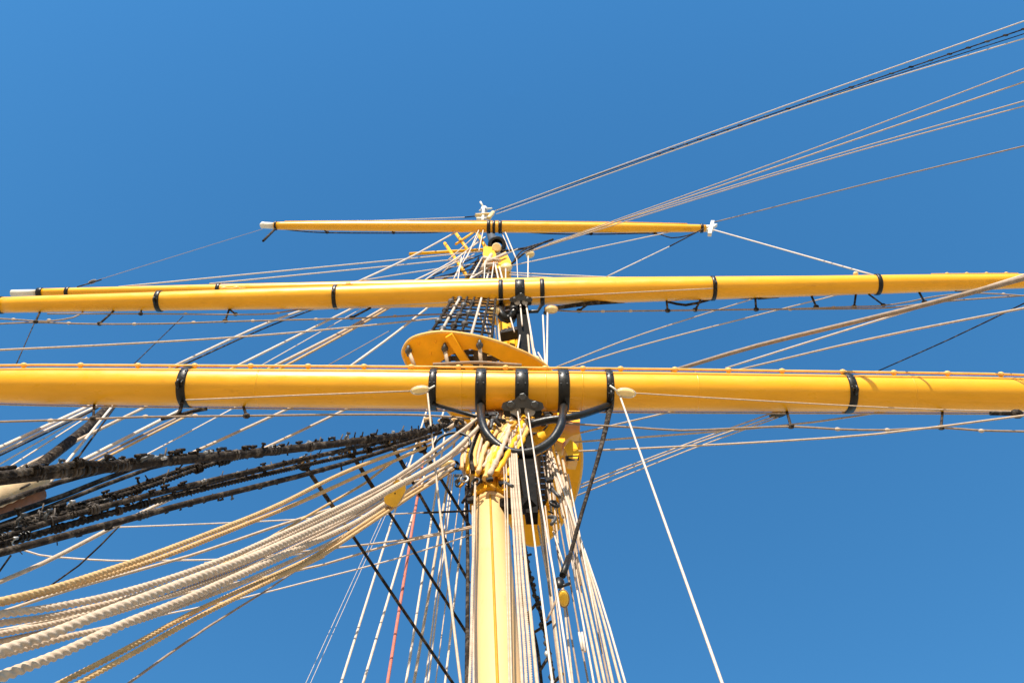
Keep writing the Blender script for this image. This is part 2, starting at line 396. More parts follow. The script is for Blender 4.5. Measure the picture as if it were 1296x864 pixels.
Y4 = Yard('short yellow topmost yard with white fittings at both tips', ph(347, 285.8, H4), ph(893, 289, H4), [(0, .135), (.2, .17), (.5, .2), (.8, .18), (1, .13)])
b = MB(); b.tube([ph(331, 285, H4), ph(348, 285.8, H4)], .115, 14); b.ball(ph(333, 285, H4), Vector((.12, 0, 0)), Vector((0, .125, 0)), Vector((0, 0, .125))); obj('white_tip', b, 'white', Y4.root)
b = MB(); b.tube([ph(892, 289, H4), ph(903, 289, H4)], .12, 12); b.bar(py(902, 281, 4.4), py(898, 297, 4.4), .12, .12); b.bar(py(906, 285, 4.4), py(896, 292, 4.4), .1, .1)
obj('white_tip', b, 'white', Y4.root)
for x, wd in ((618.5, 4.5), (625, 3.5), (633, 4.5), (349, 2.5), (888, 3.5)): Y4.bandpx(x, wd, .03)
Y4.jackstay(range(360, 890, 30), 30, .03, .018, [], .04)

# truss yoke that holds the lower yard off the mast
tr = thing('truss_yoke', 'black iron truss yoke curving under the lower yard to the mast', 'truss', py(660, 572, 4.7))
q = [Y1.off(609, -115, .02), py(609, 528, 4.38), py(614, 545, 4.42), py(626, 560, 4.5), py(642, 570, 4.55), py(660, 573, 4.57), py(680, 569, 4.55), py(698, 557, 4.5), py(708, 542, 4.42), py(712, 528, 4.38), Y1.off(712.5, -115, .02)]
b = MB(); b.tube(spline(q, .06), .06, 12); obj('yoke_ring', b, 'black', tr)
b = MB(); b.prism([py(x, y, 4.62) for x, y in ((650, 556), (656, 546), (670, 546), (675, 556), (677, 600), (681, 648), (666, 648), (658, 600))], Vector((0, .18, .05))); obj('crane_post', b, 'post', tr)
b = MB(); b.bar(py(670, 640, 4.6), py(634, 640, 4.9), .14, .14); obj('crane_arm', b, 'post', tr)
b = MB(); b.bar(py(665, 575, 4.6), py(632, 575, 4.9), .16, .16); obj('crane_arm', b, 'post', tr)
b = MB(); b.tube(spline([py(668, 538, 4.5), py(690, 532, 4.45), py(730, 526, 4.4), Y1.off(769, -110, .03)], .1), .055, 10); obj('side_strut', b, 'black', tr)
b = MB(); b.tube([py(640, 533, 4.5), py(600, 526, 4.45), Y1.off(550, -112, .03)], .03, 10); obj('side_strut', b, 'black', tr)

def plate(label, cx, cy, z, sc, name='fairlead'):
    t = thing(name, label, 'fairlead', pz(cx, cy, z), 'grey fairlead plates under the yards')
    prof = [(-27, 3), (-25, -2.5), (-18, -5), (-9, -7), (-6, -11), (0, -13), (6, -11), (9, -7), (18, -5), (25, -2.5), (27, 3), (24, 7), (16, 8), (8, 5), (0, 3.5), (-8, 5), (-16, 8), (-24, 7)]
    b = MB(); b.prism([pz(cx + x * sc, cy + y * sc, z) for x, y in prof], ray(cx, cy) * .06); obj('front_plate', b, 'grey', t)
    b = MB(); b.prism([pz(cx + x * sc * .92, cy + (y + 8) * sc, z + .1) for x, y in prof], ray(cx, cy) * .05); obj('back_plate', b, 'black', t)
    for bx, by in ((0, -10), (-15, 0), (15, 0)):
        c = pz(cx + bx * sc, cy + by * sc, z); b = MB(); b.band(c - ray(cx, cy) * .02, ray(cx, cy), 0, .045 * (sc + .3), .035, 6); b.tube([c - ray(cx, cy) * .05, c], .025 * (sc + .3), 8); obj('bolt', b, 'grey', t)
    for bx in (-9, 9):
        c = pz(cx + bx * sc, cy + 8 * sc, z + .07); b = MB(); b.band(c, ray(cx, cy), .0, 7 * sc * z / F, .03, 18); obj('sheave', b, 'steel', t)
    return t
plate('grey double sheave fairlead bolted under the centre of the lower yard', 661.5, 512, 12.72, 1)
plate('small dark double sheave fairlead under the centre of the middle yard', 659.5, 378, 18.9, .55)

# ------------------------------------------------------------------ the top (round platform)
HP = 13.6
outer = [(511, 452), (512, 440), (520, 430), (536, 424), (560, 421), (590, 424), (622, 431), (652, 442), (677, 454), (697, 470), (716, 500), (730, 540), (736, 575), (733, 610), (721, 645), (702, 675), (686, 688), (670, 690), (656, 680), (640, 650), (616, 600), (588, 545), (553, 505), (526, 478)]
inner = [(548, 466), (556, 459), (566, 452), (578, 446), (592, 442), (602, 443), (616, 447), (632, 455), (648, 466), (664, 486), (682, 520), (694, 555), (701, 585), (700, 612), (694, 632), (686, 648), (676, 654), (668, 653), (662, 642), (650, 618), (634, 585), (612, 545), (586, 510), (562, 486)]
tp = thing('mast_top', 'yellow round platform high on the mast with an open dark grating', 'platform', ph(640, 540, HP))
def smoothloop(L):
    n = len(L); out = []
    for i in range(n):
        p0, p1, p2, p3 = [Vector(L[(i + k) % n]) for k in (-1, 0, 1, 2)]
        for t in (0, .25, .5, .75): out.append(.5 * ((2 * p1) + (p2 - p0) * t + (2 * p0 - 5 * p1 + 4 * p2 - p3) * t * t + (3 * p1 - p0 - 3 * p2 + p3) * t ** 3))
    return out
so_, si_ = smoothloop(outer), smoothloop(inner)
O = [ph(p[0], p[1], HP) for p in so_]; I = [ph(p[0], p[1], HP) for p in si_]
b = MB(); b.annulus(O, I, Vector((0, 0, .07))); obj('platform_plate', b, 'yellow', tp)
b = MB(); cen = sum(O, Vector()) / len(O)
b.tube([p + Vector((0, 0, .03)) for p in O] + [O[0] + Vector((0, 0, .03))], .034, 8, cap=False); obj('rim_rail', b, 'buff', tp)
for (x0, y0, x1, y1) in ((568, 424, 596, 468), (700, 560, 640, 590), (716, 640, 668, 655)):
    b = MB(); b.bar(ph(x0, y0, HP - .06), ph(x1, y1, HP - .06), .12, .1); obj('beam', b, 'yellow', tp)
b = MB(); lo = I
xs = [p.x for p in I]; ysI = [p.y for p in I]
def inside(x, y, P):
    c = False; n = len(P)
    for i in range(n):
        a, d = P[i], P[(i + 1) % n]
        if (a.y > y) != (d.y > y) and x < (d.x - a.x) * (y - a.y) / (d.y - a.y) + a.x: c = not c
    return c
for horiz in (0, 1):
    k = 0; lim = (min(ysI), max(ysI)) if horiz else (min(xs), max(xs)); span = (min(xs), max(xs)) if horiz else (min(ysI), max(ysI))
    v = lim[0] + .1
    while v < lim[1]:
        run = None; s_ = span[0]
        while s_ < span[1] + .06:
            X, Yy = (s_, v) if horiz else (v, s_)
            ok = inside(X, Yy, I) and (Vector((X, Yy)) - Vector((on_mast(517).x, 5.0))).length > .3
            if ok and run is None: run = s_
            if (not ok) and run is not None:
                if s_ - run > .12:
                    zz = HP + CAM.z + .12 + .05 * horiz
                    a, d = (Vector((run - .04, v, zz)), Vector((s_ + .04, v, zz))) if horiz else (Vector((v, run - .04, zz)), Vector((v, s_ + .04, zz)))
                    b.bar(a, d, .075, .05)
                run = None
            s_ += .05
        v += .105 if horiz else .15
obj('grating', b, 'grating', tp)
for x, y, x2, y2 in ((517, 444, 525, 464), (563, 441, 567, 464), (607, 437, 609, 464)):
    c = ph(x, y, HP - .04); b = MB(); b.ring(c, RT, .07, .03, 12, 6); b.ball(c, Vector((.06, 0, 0)), Vector((0, .06, 0)), Vector((0, 0, .08))); e = obj('ring_bolt', b, 'grey', tp)
    b = MB(); b.tube([c, ph(x2, y2, HP - .35)], .032, 8); obj('pendant', b, CR, e)
b = MB(); b.tube(spline([ph(548, 461, HP - .35), ph(600, 458.5, HP - .35), ph(632, 460, HP - .35), ph(660, 462, HP - .35)], .1), .026, 8); obj('life_line', b, TP, tp)
for px, pyy in ((530, 434), (551, 432), (578, 434), (545, 447), (575, 432)):
    c = ph(px, pyy, HP); b = MB(); b.ball(c, Vector((.025, 0, 0)), Vector((0, .025, 0)), Vector((0, 0, .02)), 8, 5); obj('rivet', b, 'yellow', tp)

# yellow cheek brackets under the right side of the top
ck = thing('cheek_bracket', 'orange yellow iron bracket hanging under the right side of the platform', 'bracket', py(722, 545, 5.0))
b = MB(); b.prism([py(x, y, 4.9) for x, y in ((706, 516), (734, 518), (734, 548), (722, 552), (712, 560), (703, 556))], Vector((0, .35, .3))); obj('side_plate', b, 'yellow', ck)
b = MB(); b.prism([py(x, y, 4.85) for x, y in ((722, 556), (729, 562), (733, 572), (731, 580), (720, 579), (714, 566))], Vector((0, .3, .3))); obj('cheek', b, 'yellow', ck)
b = MB(); b.tube([py(716, 580, 4.88), py(732, 579, 4.88)], .04, 8); obj('lip', b, 'black', ck)
b = MB(); b.tube(spline([py(673, 562, 4.95), py(688, 552, 4.9), py(702, 536, 4.85)], .08), .1, 10); obj('knee', b, 'yellow', ck)
b = MB(); b.tube(spline([py(648, 545, 4.95), py(665, 540, 4.9), py(690, 540, 4.85)], .08), .09, 10); obj('knee', b, 'yellow', ck)

# parcelled shroud collars bundled round the masthead
sh = thing('shroud_collars', 'bundle of cream and yellow parcelled shroud ends round the masthead', 'rope bundle', py(622, 575, 4.75))
for i in range(26):
    x0 = 606 + i * 2.3 + random.uniform(-2, 2); x1 = 590 + i * 2.0 + random.uniform(-3, 3)
    yb = 603 + random.uniform(-14, 5); Yc = 4.66 - .07 * math.sin(math.pi * i / 25) + random.uniform(-.05, .03)
    q = [py(x0 + 12, 519, Yc + .1), py(x0 + 8, 538, Yc), py((x0 + x1) / 2 + random.uniform(-2, 5), 570 + random.uniform(-6, 6), Yc - .04), py(x1, yb, Yc + .02)]
    b = MB(); rr = random.uniform(.018, .036); sp = spline(q, .05); n = len(sp)
    b.tube(sp, [rr * (1 + .22 * math.sin(j * 1.3 + i)) for j in range(n)], 9); obj('parcelled_end', b, ('cream', 'yellow', 'mast', 'yellow', 'buff', 'cream', 'yellow')[i % 7], sh)
for i in range(7):
    x = 581 + i * 3.4; b = MB(); q = [py(x + 22, 524, 4.5), py(x + 12, 545, 4.5), py(x + 3 + random.uniform(-2, 2), 575, 4.55), py(x + 4, 592 + random.uniform(-5, 8), 4.6)]
    b.tube(spline(q, .06), random.uniform(.018, .03), 8); obj('parcelled_end', b, ('mast', 'cream', 'yellow', 'cream', 'tar', 'buff', 'cream')[i], sh)
for x, y, rr in ((591, 590, .05), (585, 591, .045), (596, 583, .05), (602, 598, .05)):
    c = py(x, y, 4.65); b = MB(); b.ball(c, Vector((rr, 0, 0)), Vector((0, rr * .7, 0)), Vector((0, 0, rr * 1.2))); obj('toggle', b, 'yellow', sh)
c = py(588, 606, 4.65); b = MB(); b.ring(c, Vector((0, 1, .5)), .045, .016, 14, 6); obj('shackle', b, 'steel', sh)
b = MB(); b.ring(py(572, 563, 4.4), Vector((.15, 1, .35)), .24, .02, 28, 8, 2.6, 6.6, RT); obj('iron_ring', b, 'black', sh)

jf = thing('junction_dark_bits', 'dark shackles, iron fittings and shadow bits crowded below the centre of the lower yard', 'fittings', py(655, 545, 4.5))  # dark fittings, added in part as shadow among the yellow knees
for k in range(46):
    u = random.random()
    x, y = [(random.uniform(576, 600), random.uniform(585, 640)), (random.uniform(600, 648), random.uniform(600, 612)), (random.uniform(672, 712), random.uniform(522, 548)), (random.uniform(610, 660), random.uniform(524, 536)), (random.uniform(665, 704), random.uniform(585, 660))][k % 5]
    Yk = (4.85, 4.62, 4.6, 4.45, 5.05)[k % 5] + random.uniform(-.05, .05); c = py(x, y, Yk); rr = random.uniform(.03, .06); b = MB()
    if k % 4 == 0: b.ring(c, Vector((random.uniform(-1, 1), 1, random.uniform(-.6, .6))), rr, rr * .35, 12, 6)
    elif k % 4 == 1: b.tube([c, c + Vector((random.uniform(-.1, .1), random.uniform(-.05, .05), random.uniform(-.3, -.12)))], rr * .5, 8); b.ball(c, Vector((rr * .8, 0, 0)), Vector((0, rr * .7, 0)), Vector((0, 0, rr * .9)))
    elif k % 4 == 2: b.box(c, Vector((rr, 0, rr * .3)), Vector((0, rr * .5, 0)), Vector((-rr * .3, 0, rr * 1.1)))
    else: b.tube(spline([c, c + Vector((.08, -.04, -.1)), c + Vector((.02, -.02, -.24))], .04), rr * .4, 7)
    obj(('shackle', 'shackle_pin', 'lug', 'hook')[k % 4], b, ('black', 'tar', 'post', 'grey', 'black', 'gold')[k % 6], jf)  # in part only dark bits added among the fittings

# ------------------------------------------------------------------ blocks
def block(label, cx, cy, z, L, W, ang, m='block', strop=None, hook=None, group='wooden rope blocks', boxy=False):
    c = pz(cx, cy, z); k = z / F; a = R(ang)
    ax = RT * math.cos(a) + UP * math.sin(a); ay = -RT * math.sin(a) + UP * math.cos(a); az = ray(cx, cy).normalized()
    t = thing('block', label, 'block', c, group)
    for s_ in (-1, 1):
        b = MB()
        if boxy: b.prism([c + az * W * k * (.05 if s_ > 0 else -.38) + ax * L * k * u / 2 + ay * W * k * v / 2 for u, v in ((-1, -.55), (-.75, -.95), (.55, -1), (1, -.5), (1, .5), (.55, 1), (-.75, .95), (-1, .55))], az * W * k * .33)
        else: b.ball(c + az * W * k * .24 * s_ * .9, ax * L * k / 2, ay * W * k / 2, az * W * k * .26, 14, 9)
        obj('cheek', b, m, t)
    b = MB(); b.band(c, az, 0, W * k * .38, W * k * .1, 14); s2 = obj('sheave', b, 'steel', t)
    b = MB(); b.tube([c - az * W * k * .40, c + az * W * k * .40], W * k * .05, 8); obj('pin', b, 'black', t)
    b = MB(); n = 20
    pts = [c + ax * math.cos(2 * math.pi * i / n) * L * k * .53 + ay * math.sin(2 * math.pi * i / n) * W * k * .55 for i in range(n + 1)]
    b.tube(pts, W * k * .07, 6, cap=False); obj('strop', b, strop or 'white', t)
    if hook:
        b = MB(); b.tube(spline([c + ax * L * k * .5, pz(*hook[0], z), pz(*hook[1], z + .05)], .03), W * k * .12, 8); obj('hook', b, 'white', t)
    return t
block('cream oval block hooked to the black band left of the lower yard centre', 531.5, 493.5, 12.7, 22, 9.5, 8, hook=((545, 491), (550, 488)))
block('cream oval block hooked to the black band right of the lower yard centre', 792.5, 497, 12.7, 23, 10.5, 172, hook=((778, 492), (772, 488)))
block('cream block under the middle yard just right of its centre', 698, 391.5, 18.9, 15, 9, 0, strop='mast')
block('cream block under the middle yard left of the small fairlead', 625, 394, 18.9, 15, 10, 0, strop='mast')
block('cream block on the black stay right of the crosstrees', 671, 322, 30, 10, 7.5, 20)
block('round cream block hanging on the black crane below the middle yard', 663, 421, 20.5, 13, 11, 80, strop=CR)
block('yellow block tied among the thick cream ropes left of the mast', 500, 624, 9.4, 34, 20, 62, m='yblock', strop=PL, boxy=True)
block('cream slipper block at the end of the thick ropes left of the masthead', 567, 588, 11.3, 18, 10, 22, strop=CR)
block('weathered yellow block hanging in the rope fan right of the mast', 713.5, 757, 9.2, 21, 12.5, 95, m='yblock', strop=TP)
block('little cream block on the topmost stay beside the right yard tip', 1083, 346.5, 20, 6, 5, 0)
block('black and grey block under the lower yard holding three ropes', 985, 523.5, 13.6, 22, 8, 12, m='grey', strop=TR)
block('tiny dark block on the footrope below the middle yard', 692, 395, 19.4, 8, 5, 20, m='grey', strop=TR)
block('dark wire block on the line above the left end of the middle yard', 117, 356.5, 24, 10, 4, 20, m='grey', strop=PL)

# ------------------------------------------------------------------ ropes along the yards
def line_on(Y, x0, x1, ang, ex, n=14): return [Y.off(x0 + (x1 - x0) * i / n, ang, ex) for i in range(n + 1)]
rope('pale line running along the lower yard underside left of the fairlead', CR, 2.2, line_on(Y1, 640, -150, -158, .02), name='line')
rope('pale line running along the lower yard underside right of the fairlead', CR, 2.2, line_on(Y1, 684, 1450, -158, .02), name='line')
rope('thin pale line led from the left block along the lower yard', CR, 1.8, [pz(525, 494.5, 12.75), (380, 500), pz(235, 506, 12.95)], name='line')
rope('thin pale line led from the right block along the lower yard', CR, 1.5, [pz(800, 497, 12.75), (930, 505), (1145, 516.5), pz(1330, 521.5, 13.0)], name='line')
rope('thin pale line crossing the face of the middle yard', CR, 1.3, [pz(390, 392, 19.3), (560, 383), (660, 377.5), (790, 370.5), pz(902, 365, 19.12)], name='line')
rope('pale rope falling from the left oval block past the masthead', CR, 2.3, [pz(541, 496, 12.7), (556, 640), pz(583, 864, 7.2)], ext=(0, 3), wat=0)
rope('lone white rope falling from the right oval block to the lower right', PL, 2.5, [pz(785, 502, 12.7), pz(914, 864, 7.0)], ext=(0, 3))

def footrope(label, pts, Y, wpx, stirrups, yard, m=TP, knots=(), hangm=TR):
    P = [py(x, y, Y) for x, y in pts]
    t = thing('footrope', label, 'footrope', P[0], 'footropes slung under the yards')
    Q = spline(P, .35); r = wpx * depth(P[0]) / (2 * F); b = MB(); b.tube(Q, r, 8); obj('rope', b, m, t)
    for sx, sy, tx in stirrups:
        a = py(sx, sy, Y); b = MB(); b.tube([a, yard.off(tx, -150, .0)], r * 1.25, 6); s2 = obj('stirrup', b, hangm, t)
        b = MB(); b.ball(a, Vector((r * 3.4, 0, 0)), Vector((0, r * 2.6, 0)), Vector((0, 0, r * 3))); obj('seizing', b, hangm, s2)
    for kx, ky in knots:
        a = py(kx, ky, Y); b = MB(); b.ball(a, Vector((r * 2.8, 0, 0)), Vector((0, r * 1.8, 0)), Vector((0, 0, r * 1.9)), 8, 6); obj('knot', b, CR, t)
    return t
footrope('dark footrope under the left half of the lower yard', [(-60, 534.5), (0, 533.5), (118, 530), (180, 527.5), (312, 526), (430, 524.5), (530, 525), (600, 530), (655, 535)], 4.52, 3.0, [(118, 529.5, 122), (312, 526, 310)], Y1, knots=[(64, 532), (184, 527), (247, 526)])
footrope('dark footrope under the right half of the lower yard', [(672, 531), (720, 536), (800, 540.5), (862, 544.5), (930, 542), (1001, 539.5), (1060, 543), (1122, 544), (1191, 541), (1240, 544.5), (1340, 546.5)], 4.52, 2.8, [(1001, 539, 994), (1191, 540.5, 1190)], Y1, knots=[(1060, 543), (1123, 544), (1242, 545)])
footrope('beaded footrope under the left half of the middle yard', [(-20, 411), (40, 408), (120, 410), (210, 409.5), (285, 407), (380, 404.5), (470, 402), (545, 398), (615, 397)], 4.75, 2.2, [(126, 409.5, 145), (285, 406, 291), (445, 402, 470)], Y2, knots=[(87, 409), (170, 410), (245, 408), (320, 406), (400, 404), (500, 400)])
footrope('upper footrope crossing under the left end of the middle yard', [(-20, 402), (30, 405), (60, 406.5), (92, 402), (105, 395)], 4.7, 2.0, [(45, 407, 52)], Y2, knots=[(17, 404), (62, 405)])
footrope('inner footrope hugging the middle yard left of the centre', [(60, 397), (180, 397), (240, 397.5), (300, 398), (345, 397), (375, 392), (420, 390)], 4.68, 1.9, [(178, 397, 180), (298, 397.5, 292)], Y2, knots=[(235, 397), (352, 396)])
footrope('beaded footrope under the right half of the middle yard', [(690, 391), (725, 394), (800, 393.5), (880, 392.5), (960, 391.5), (1030, 391), (1080, 390.5), (1130, 389), (1200, 381), (1296, 374)], 4.6, 2.2, [(733, 393, 745), (845, 393, 843), (880, 392, 886), (957, 391.5, 955), (1033, 388, 1026), (1081, 388, 1082), (1170, 382, 1162)], Y2, knots=[(763, 394), (798, 393.5), (1000, 391.5), (1055, 389)])
footrope('upper footrope under the right end of the middle yard', [(1000, 391), (1080, 388), (1115, 387), (1150, 382), (1185, 375), (1240, 371), (1320, 376)], 4.55, 1.9, [(1118, 386, 1098), (1222, 369, 1208)], Y2, knots=[(1120, 386), (1270, 372)])
footrope('thin black footrope under the left half of the topmost yard', [(350, 289), (380, 292.5), (414, 294.5), (480, 295), (540, 294.5), (590, 292)], 4.7, 1.5, [(414, 294, 411), (498, 294.5, 497)], Y4, m=TR)
footrope('thin black footrope under the right half of the topmost yard', [(640, 292), (700, 296), (760, 296.5), (826, 295.5), (850, 301), (870, 298), (888, 291)], 4.7, 1.5, [(748, 296, 747), (829, 295, 828)], Y4, m=TR)
sa = MB(); sa.tube(spline([py(690, 391, 4.5), py(715, 388, 4.5), py(745, 384, 4.45), py(790, 381, 4.45)], .2), .05, 8)
tag(obj('wire_strop', sa, TR), 'black wire strop hanging under the middle yard right of its centre', 'strop')
sa = MB(); sa.tube(spline([py(846, 382, 4.5), py(868, 386, 4.5), py(895, 380, 4.45), py(905, 376, 4.4)], .2), .03, 8)
tag(obj('wire_strop', sa, TR), 'small black loop of wire beneath the right band of the middle yard', 'strop')
sa = MB()
for x0, y0, x1, y1, rr in ((930, 375.5, 960, 376, .05), (960, 376, 985, 374, .06), (985, 374, 1025, 373, .03)): sa.tube([py(x0, y0, 4.35), py(x1, y1, 4.35)], rr, 8)
tag(obj('wire_strop', sa, TR), 'black wire lying along the underside of the middle yard right half', 'strop')
sa = MB(); sa.tube([py(1253, 523, 4.4), py(1290, 523.5, 4.4)], .03, 8); sa.ball(py(1287, 523.5, 4.4), Vector((.09, 0, 0)), Vector((0, .07, 0)), Vector((0, 0, .08)))
tag(obj('gasket', sa, TR), 'black gasket hanging under the right end of the lower yard', 'gasket')
sa = MB(); sa.tube(spline([Y1.off(237, -120, .0), py(225, 524, 4.5), py(205, 530, 4.6)], .1), .03, 6); sa.tube(spline([py(262, 517, 4.5), py(245, 520, 4.5), py(222, 527, 4.55)], .1), .03, 6)
tag(obj('gasket', sa, TR), 'black strap ends trailing under the left band of the lower yard', 'gasket')
sa = MB(); sa.tube([py(349, 289, 4.5), py(341, 297, 4.6), py(333, 305, 4.6)], .04, 6)
tag(obj('gasket', sa, TR), 'short black tail hanging from the left tip of the topmost yard', 'gasket')

# black iron gear and crane below the middle yard centre
cr_ = thing('yard_crane', 'black iron crane hanging from the centre of the middle yard', 'truss', py(662, 380, 4.5))
b = MB(); b.prism([py(x, y, 4.55) for x, y in ((653, 382), (668, 382), (671, 425), (672, 458), (656, 458), (656, 425))], Vector((0, .2, .1))); obj('post', b, 'post', cr_)
b = MB(); b.tube(spline([py(634, 386, 4.55), py(634, 398, 4.6), py(642, 404, 4.7), py(650, 398, 4.6), py(650, 388, 4.5)], .1), .1, 10); obj('yoke_ring', b, 'black', cr_)
b = MB(); b.bar(py(634, 425, 4.85), py(658, 420, 4.75), .2, .25); obj('arm', b, 'black', cr_)
b = MB(); b.bar(py(640, 396, 4.8), py(660, 392, 4.7), .12, .12); obj('arm', b, 'black', cr_)
b = MB(); b.tube([py(686, 385, 4.45), py(680, 394, 4.5), py(655, 395, 4.55)], .04, 8); obj('side_strut', b, 'black', cr_)

# ------------------------------------------------------------------ ropes fanning to the upper right
UR = 'ropes rising to the upper right corner'
rope('uppermost pale wire from the mast truck to the top right corner', PL, 1.4, [py(624, 268, 5), (960, 146), pz(1296, 27, 24)], ext=(0, 4), wat=1, group=UR)
st = rope('dark wrapped stay from the mast truck to the top right corner', TR, 1.7, [py(628, 266, 5), (970, 147), pz(1296, 37, 24)], ext=(0, 4), wat=2, group=UR)
rope('dark second stay just below the wrapped one at the top right', TR, 1.2, [py(632, 267, 5), (1000, 139), pz(1296, 43, 24)], ext=(0, 4), wat=2, group=UR)
rope('lower pale wire beside the dark stays at the top right corner', PL, 1.4, [py(628, 271, 5), (990, 143), pz(1296, 49, 24)], ext=(0, 4), wat=1, group=UR)
for k in range(26):
    t = .35 + .62 * k / 26; q = o_pts[st.name]; p = q[int(t * (len(q) - 1))]
    b = MB(); b.ball(p, Vector((.10, 0, .04)), Vector((0, .035, 0)), Vector((-.01, 0, .035)), 8, 5); obj('hank', b, ('tar', 'tar', 'grey')[k % 3], st)
rope('pale rope highest of the four in the middle right fan', CR, 1.3, [py(672, 317, 4.7), (1000, 199), pz(1296, 87, 21)], ext=(0, 4), wat=1, group=UR)
rope('brownish rope second from the top of the middle right fan', CR, 1.7, [py(660, 322, 4.7), (1000, 205), pz(1296, 104, 21)], ext=(0, 4), wat=1, group=UR)
rope('pale rope third from the top of the middle right fan', CR, 1.4, [py(694, 308, 4.7), (1000, 213), pz(1296, 128, 21)], ext=(0, 4), wat=1, group=UR)
rope('pale rope lowest of the four in the middle right fan', CR, 1.4, [py(690, 312, 4.7), (1000, 216), pz(1296, 134.5, 21)], ext=(0, 4), wat=1, group=UR)
rope('taupe rope from the right tip of the topmost yard to the right edge', TP, 1.8, [py(905, 281, 4.4), (1100, 232), pz(1296, 185, 22)], ext=(0, 4), wat=1, group=UR)
rope('white rope dropping from the right tip of the topmost yard to the middle yard', PL, 1.8, [py(903, 291, 4.4), py(1108, 349, 4.3)])
rope('thin pale line below the right tip of the topmost yard', PL, 1.4, [py(847, 312, 4.55), py(768, 350, 4.55)], name='line')
rope('black tail wire under the right tip of the topmost yard', TR, 1.6, [py(891, 289, 4.45), py(847, 312, 4.55)], name='line')
rope('pale line rising from the crosstrees to the right half of the topmost yard', PL, 1.5, [py(648, 336, 4.9), py(880, 287, 4.6)], name='line')
rope('faint pale line from the left tip of the topmost yard', TP, .6, [py(332, 290, 4.6), py(122, 355, 4.6)], name='line')
rope('short black wire above the left end of the thin yard', TR, 1.8, [py(128, 354, 4.6), py(98, 363, 4.55)], name='line')
rope('white wire along the top of the topmost yard left of the mast', PL, 1.2, [py(470, 279.5, 4.55), py(588, 275, 4.9)], name='line')
rope('black wire end left of the mast truck', TR, 1.6, [py(586, 275.2, 4.9), py(608, 273, 5)], name='line')
rope('black forked stay at the crosstrees upper leg', TR, 3.0, [py(634, 318, 4.8), (665, 314), py(700, 303, 4.6)])
rope('black forked stay at the crosstrees lower leg', TR, 3.0, [py(645, 336, 4.8), (665, 319), py(690, 306, 4.6)])
rope('black forked stay at the crosstrees middle leg', TR, 2.0, [py(651, 329, 4.8), (660, 318), py(676, 311, 4.65)])
rope('white line from the topmost yard down to the block right of the crosstrees', PL, 1.6, [py(637, 288, 4.6), py(653, 327, 4.7)], name='line')
rope('white line hanging from the block right of the crosstrees', PL, 1.7, [py(668.5, 324, 4.4), py(668, 356, 4.4)], name='line')
rope('thin white line just left of the hanging block line', PL, 1.1, [py(654, 327, 4.4), py(655.5, 356, 4.4)], name='line')
rope('upper pale rope of the pair leaving the crosstrees low on the right', PL, 1.5, [py(645, 345, 4.9), py(800, 352, 4.65)])
rope('lower pale rope of the pair leaving the crosstrees low on the right', PL, 1.3, [py(645, 347.5, 4.9), py(740, 354.5, 4.7)])

RG = 'ropes crossing to the right edge'
rope('thick brown rope crossing to the right edge over the middle yard end', TP, 7.0, [py(850, 469.5, 4.9), (960, 437), (1150, 391), pz(1296, 352, 11.5)], ext=(0, 3), wat=3, group=RG)
rope('thin white rope just under the thick brown rope on the right', PL, 2.2, [py(918, 466, 4.9), (1000, 440), pz(1180, 384, 14)], ext=(0, 2), group=RG)
rope('pale rope leaving the lower yard for the right edge below the thick rope', CR, 3.0, [py(930, 469, 4.9), (1100, 429), pz(1296, 390, 12)], ext=(0, 3), wat=2, group=RG)
rope('thin dark rope rising to the right edge above the lower yard', TR, 1.7, [py(1112, 469, 4.9), (1200, 430), pz(1300, 382, 13)], ext=(0, 2), wat=1, group=RG)
rope('left one of two dashed ropes between the lower and middle yards', CR, 2.0, [py(700, 466, 5.0), (815, 422), py(966, 374, 4.8)], group=RG)
rope('right one of two dashed ropes between the lower and middle yards', CR, 2.0, [py(712, 468, 5.0), (830, 432), py(1080, 368, 4.8)], group=RG)
rope('short taupe rope from the bracket up behind the lower yard', CR, 2.3, [py(728, 549, 5.0), py(862, 518, 5.0)], group=RG)
rope('pale rope from the bracket rising slowly behind the lower yard on the right', CR, 2.4, [py(724, 559.5, 5.0), (905, 546), (1030, 534), py(1150, 516, 4.7)], group=RG)
rope('pale rope from the bracket crossing all the way to the right edge', CR, 2.4, [py(728, 571, 5.0), (925, 561.5), (1110, 549), pz(1300, 525, 11)], ext=(0, 2), group=RG)
rope('upper rope of the three that run from the fan to the black block', CR, 2.0, [py(735, 613, 5.2), (860, 565), py(976, 523, 4.7)], group=RG)
rope('middle rope of the three that run from the fan to the black block', CR, 2.0, [py(735, 617, 5.2), (880, 561), py(980, 527, 4.7)], group=RG)
rope('lowest rope of the three that run from the fan to the black block', CR, 1.8, [py(730, 627, 5.2), (870, 570), py(985, 528, 4.75)], group=RG)

# ------------------------------------------------------------------ ropes left of the mast, above the lower yard
LU = 'ropes crossing the sky on the upper left'
rope('uppermost pale line from the crosstrees to the thin yard on the left', PL, 1.5, [py(612, 318, 4.9), (480, 331), py(150, 363, 4.6)], group=LU)
rope('second pale line from the crosstrees to the thin yard on the left', PL, 1.5, [py(600, 326, 4.9), (480, 338), py(265, 359, 4.6)], group=LU)
rope('third pale line from the crosstrees to the middle yard on the left', PL, 1.4, [py(600, 334, 4.9), (520, 345), py(440, 358, 4.6)], group=LU)
rope('pale dashed rope slanting from the topmost yard to the middle yard', PL, 2.0, [py(582, 291, 4.7), (520, 325), py(452, 357, 4.6)], group=LU)
rope('left one of two pale ropes dropping from the spreaders to the middle yard', PL, 1.8, [py(614, 300, 4.9), (570, 332), py(519, 358, 4.6)], group=LU)
rope('right one of two pale ropes dropping from the spreaders to the middle yard', PL, 1.6, [py(600, 322, 4.9), (560, 340), py(533, 358, 4.6)], group=LU)
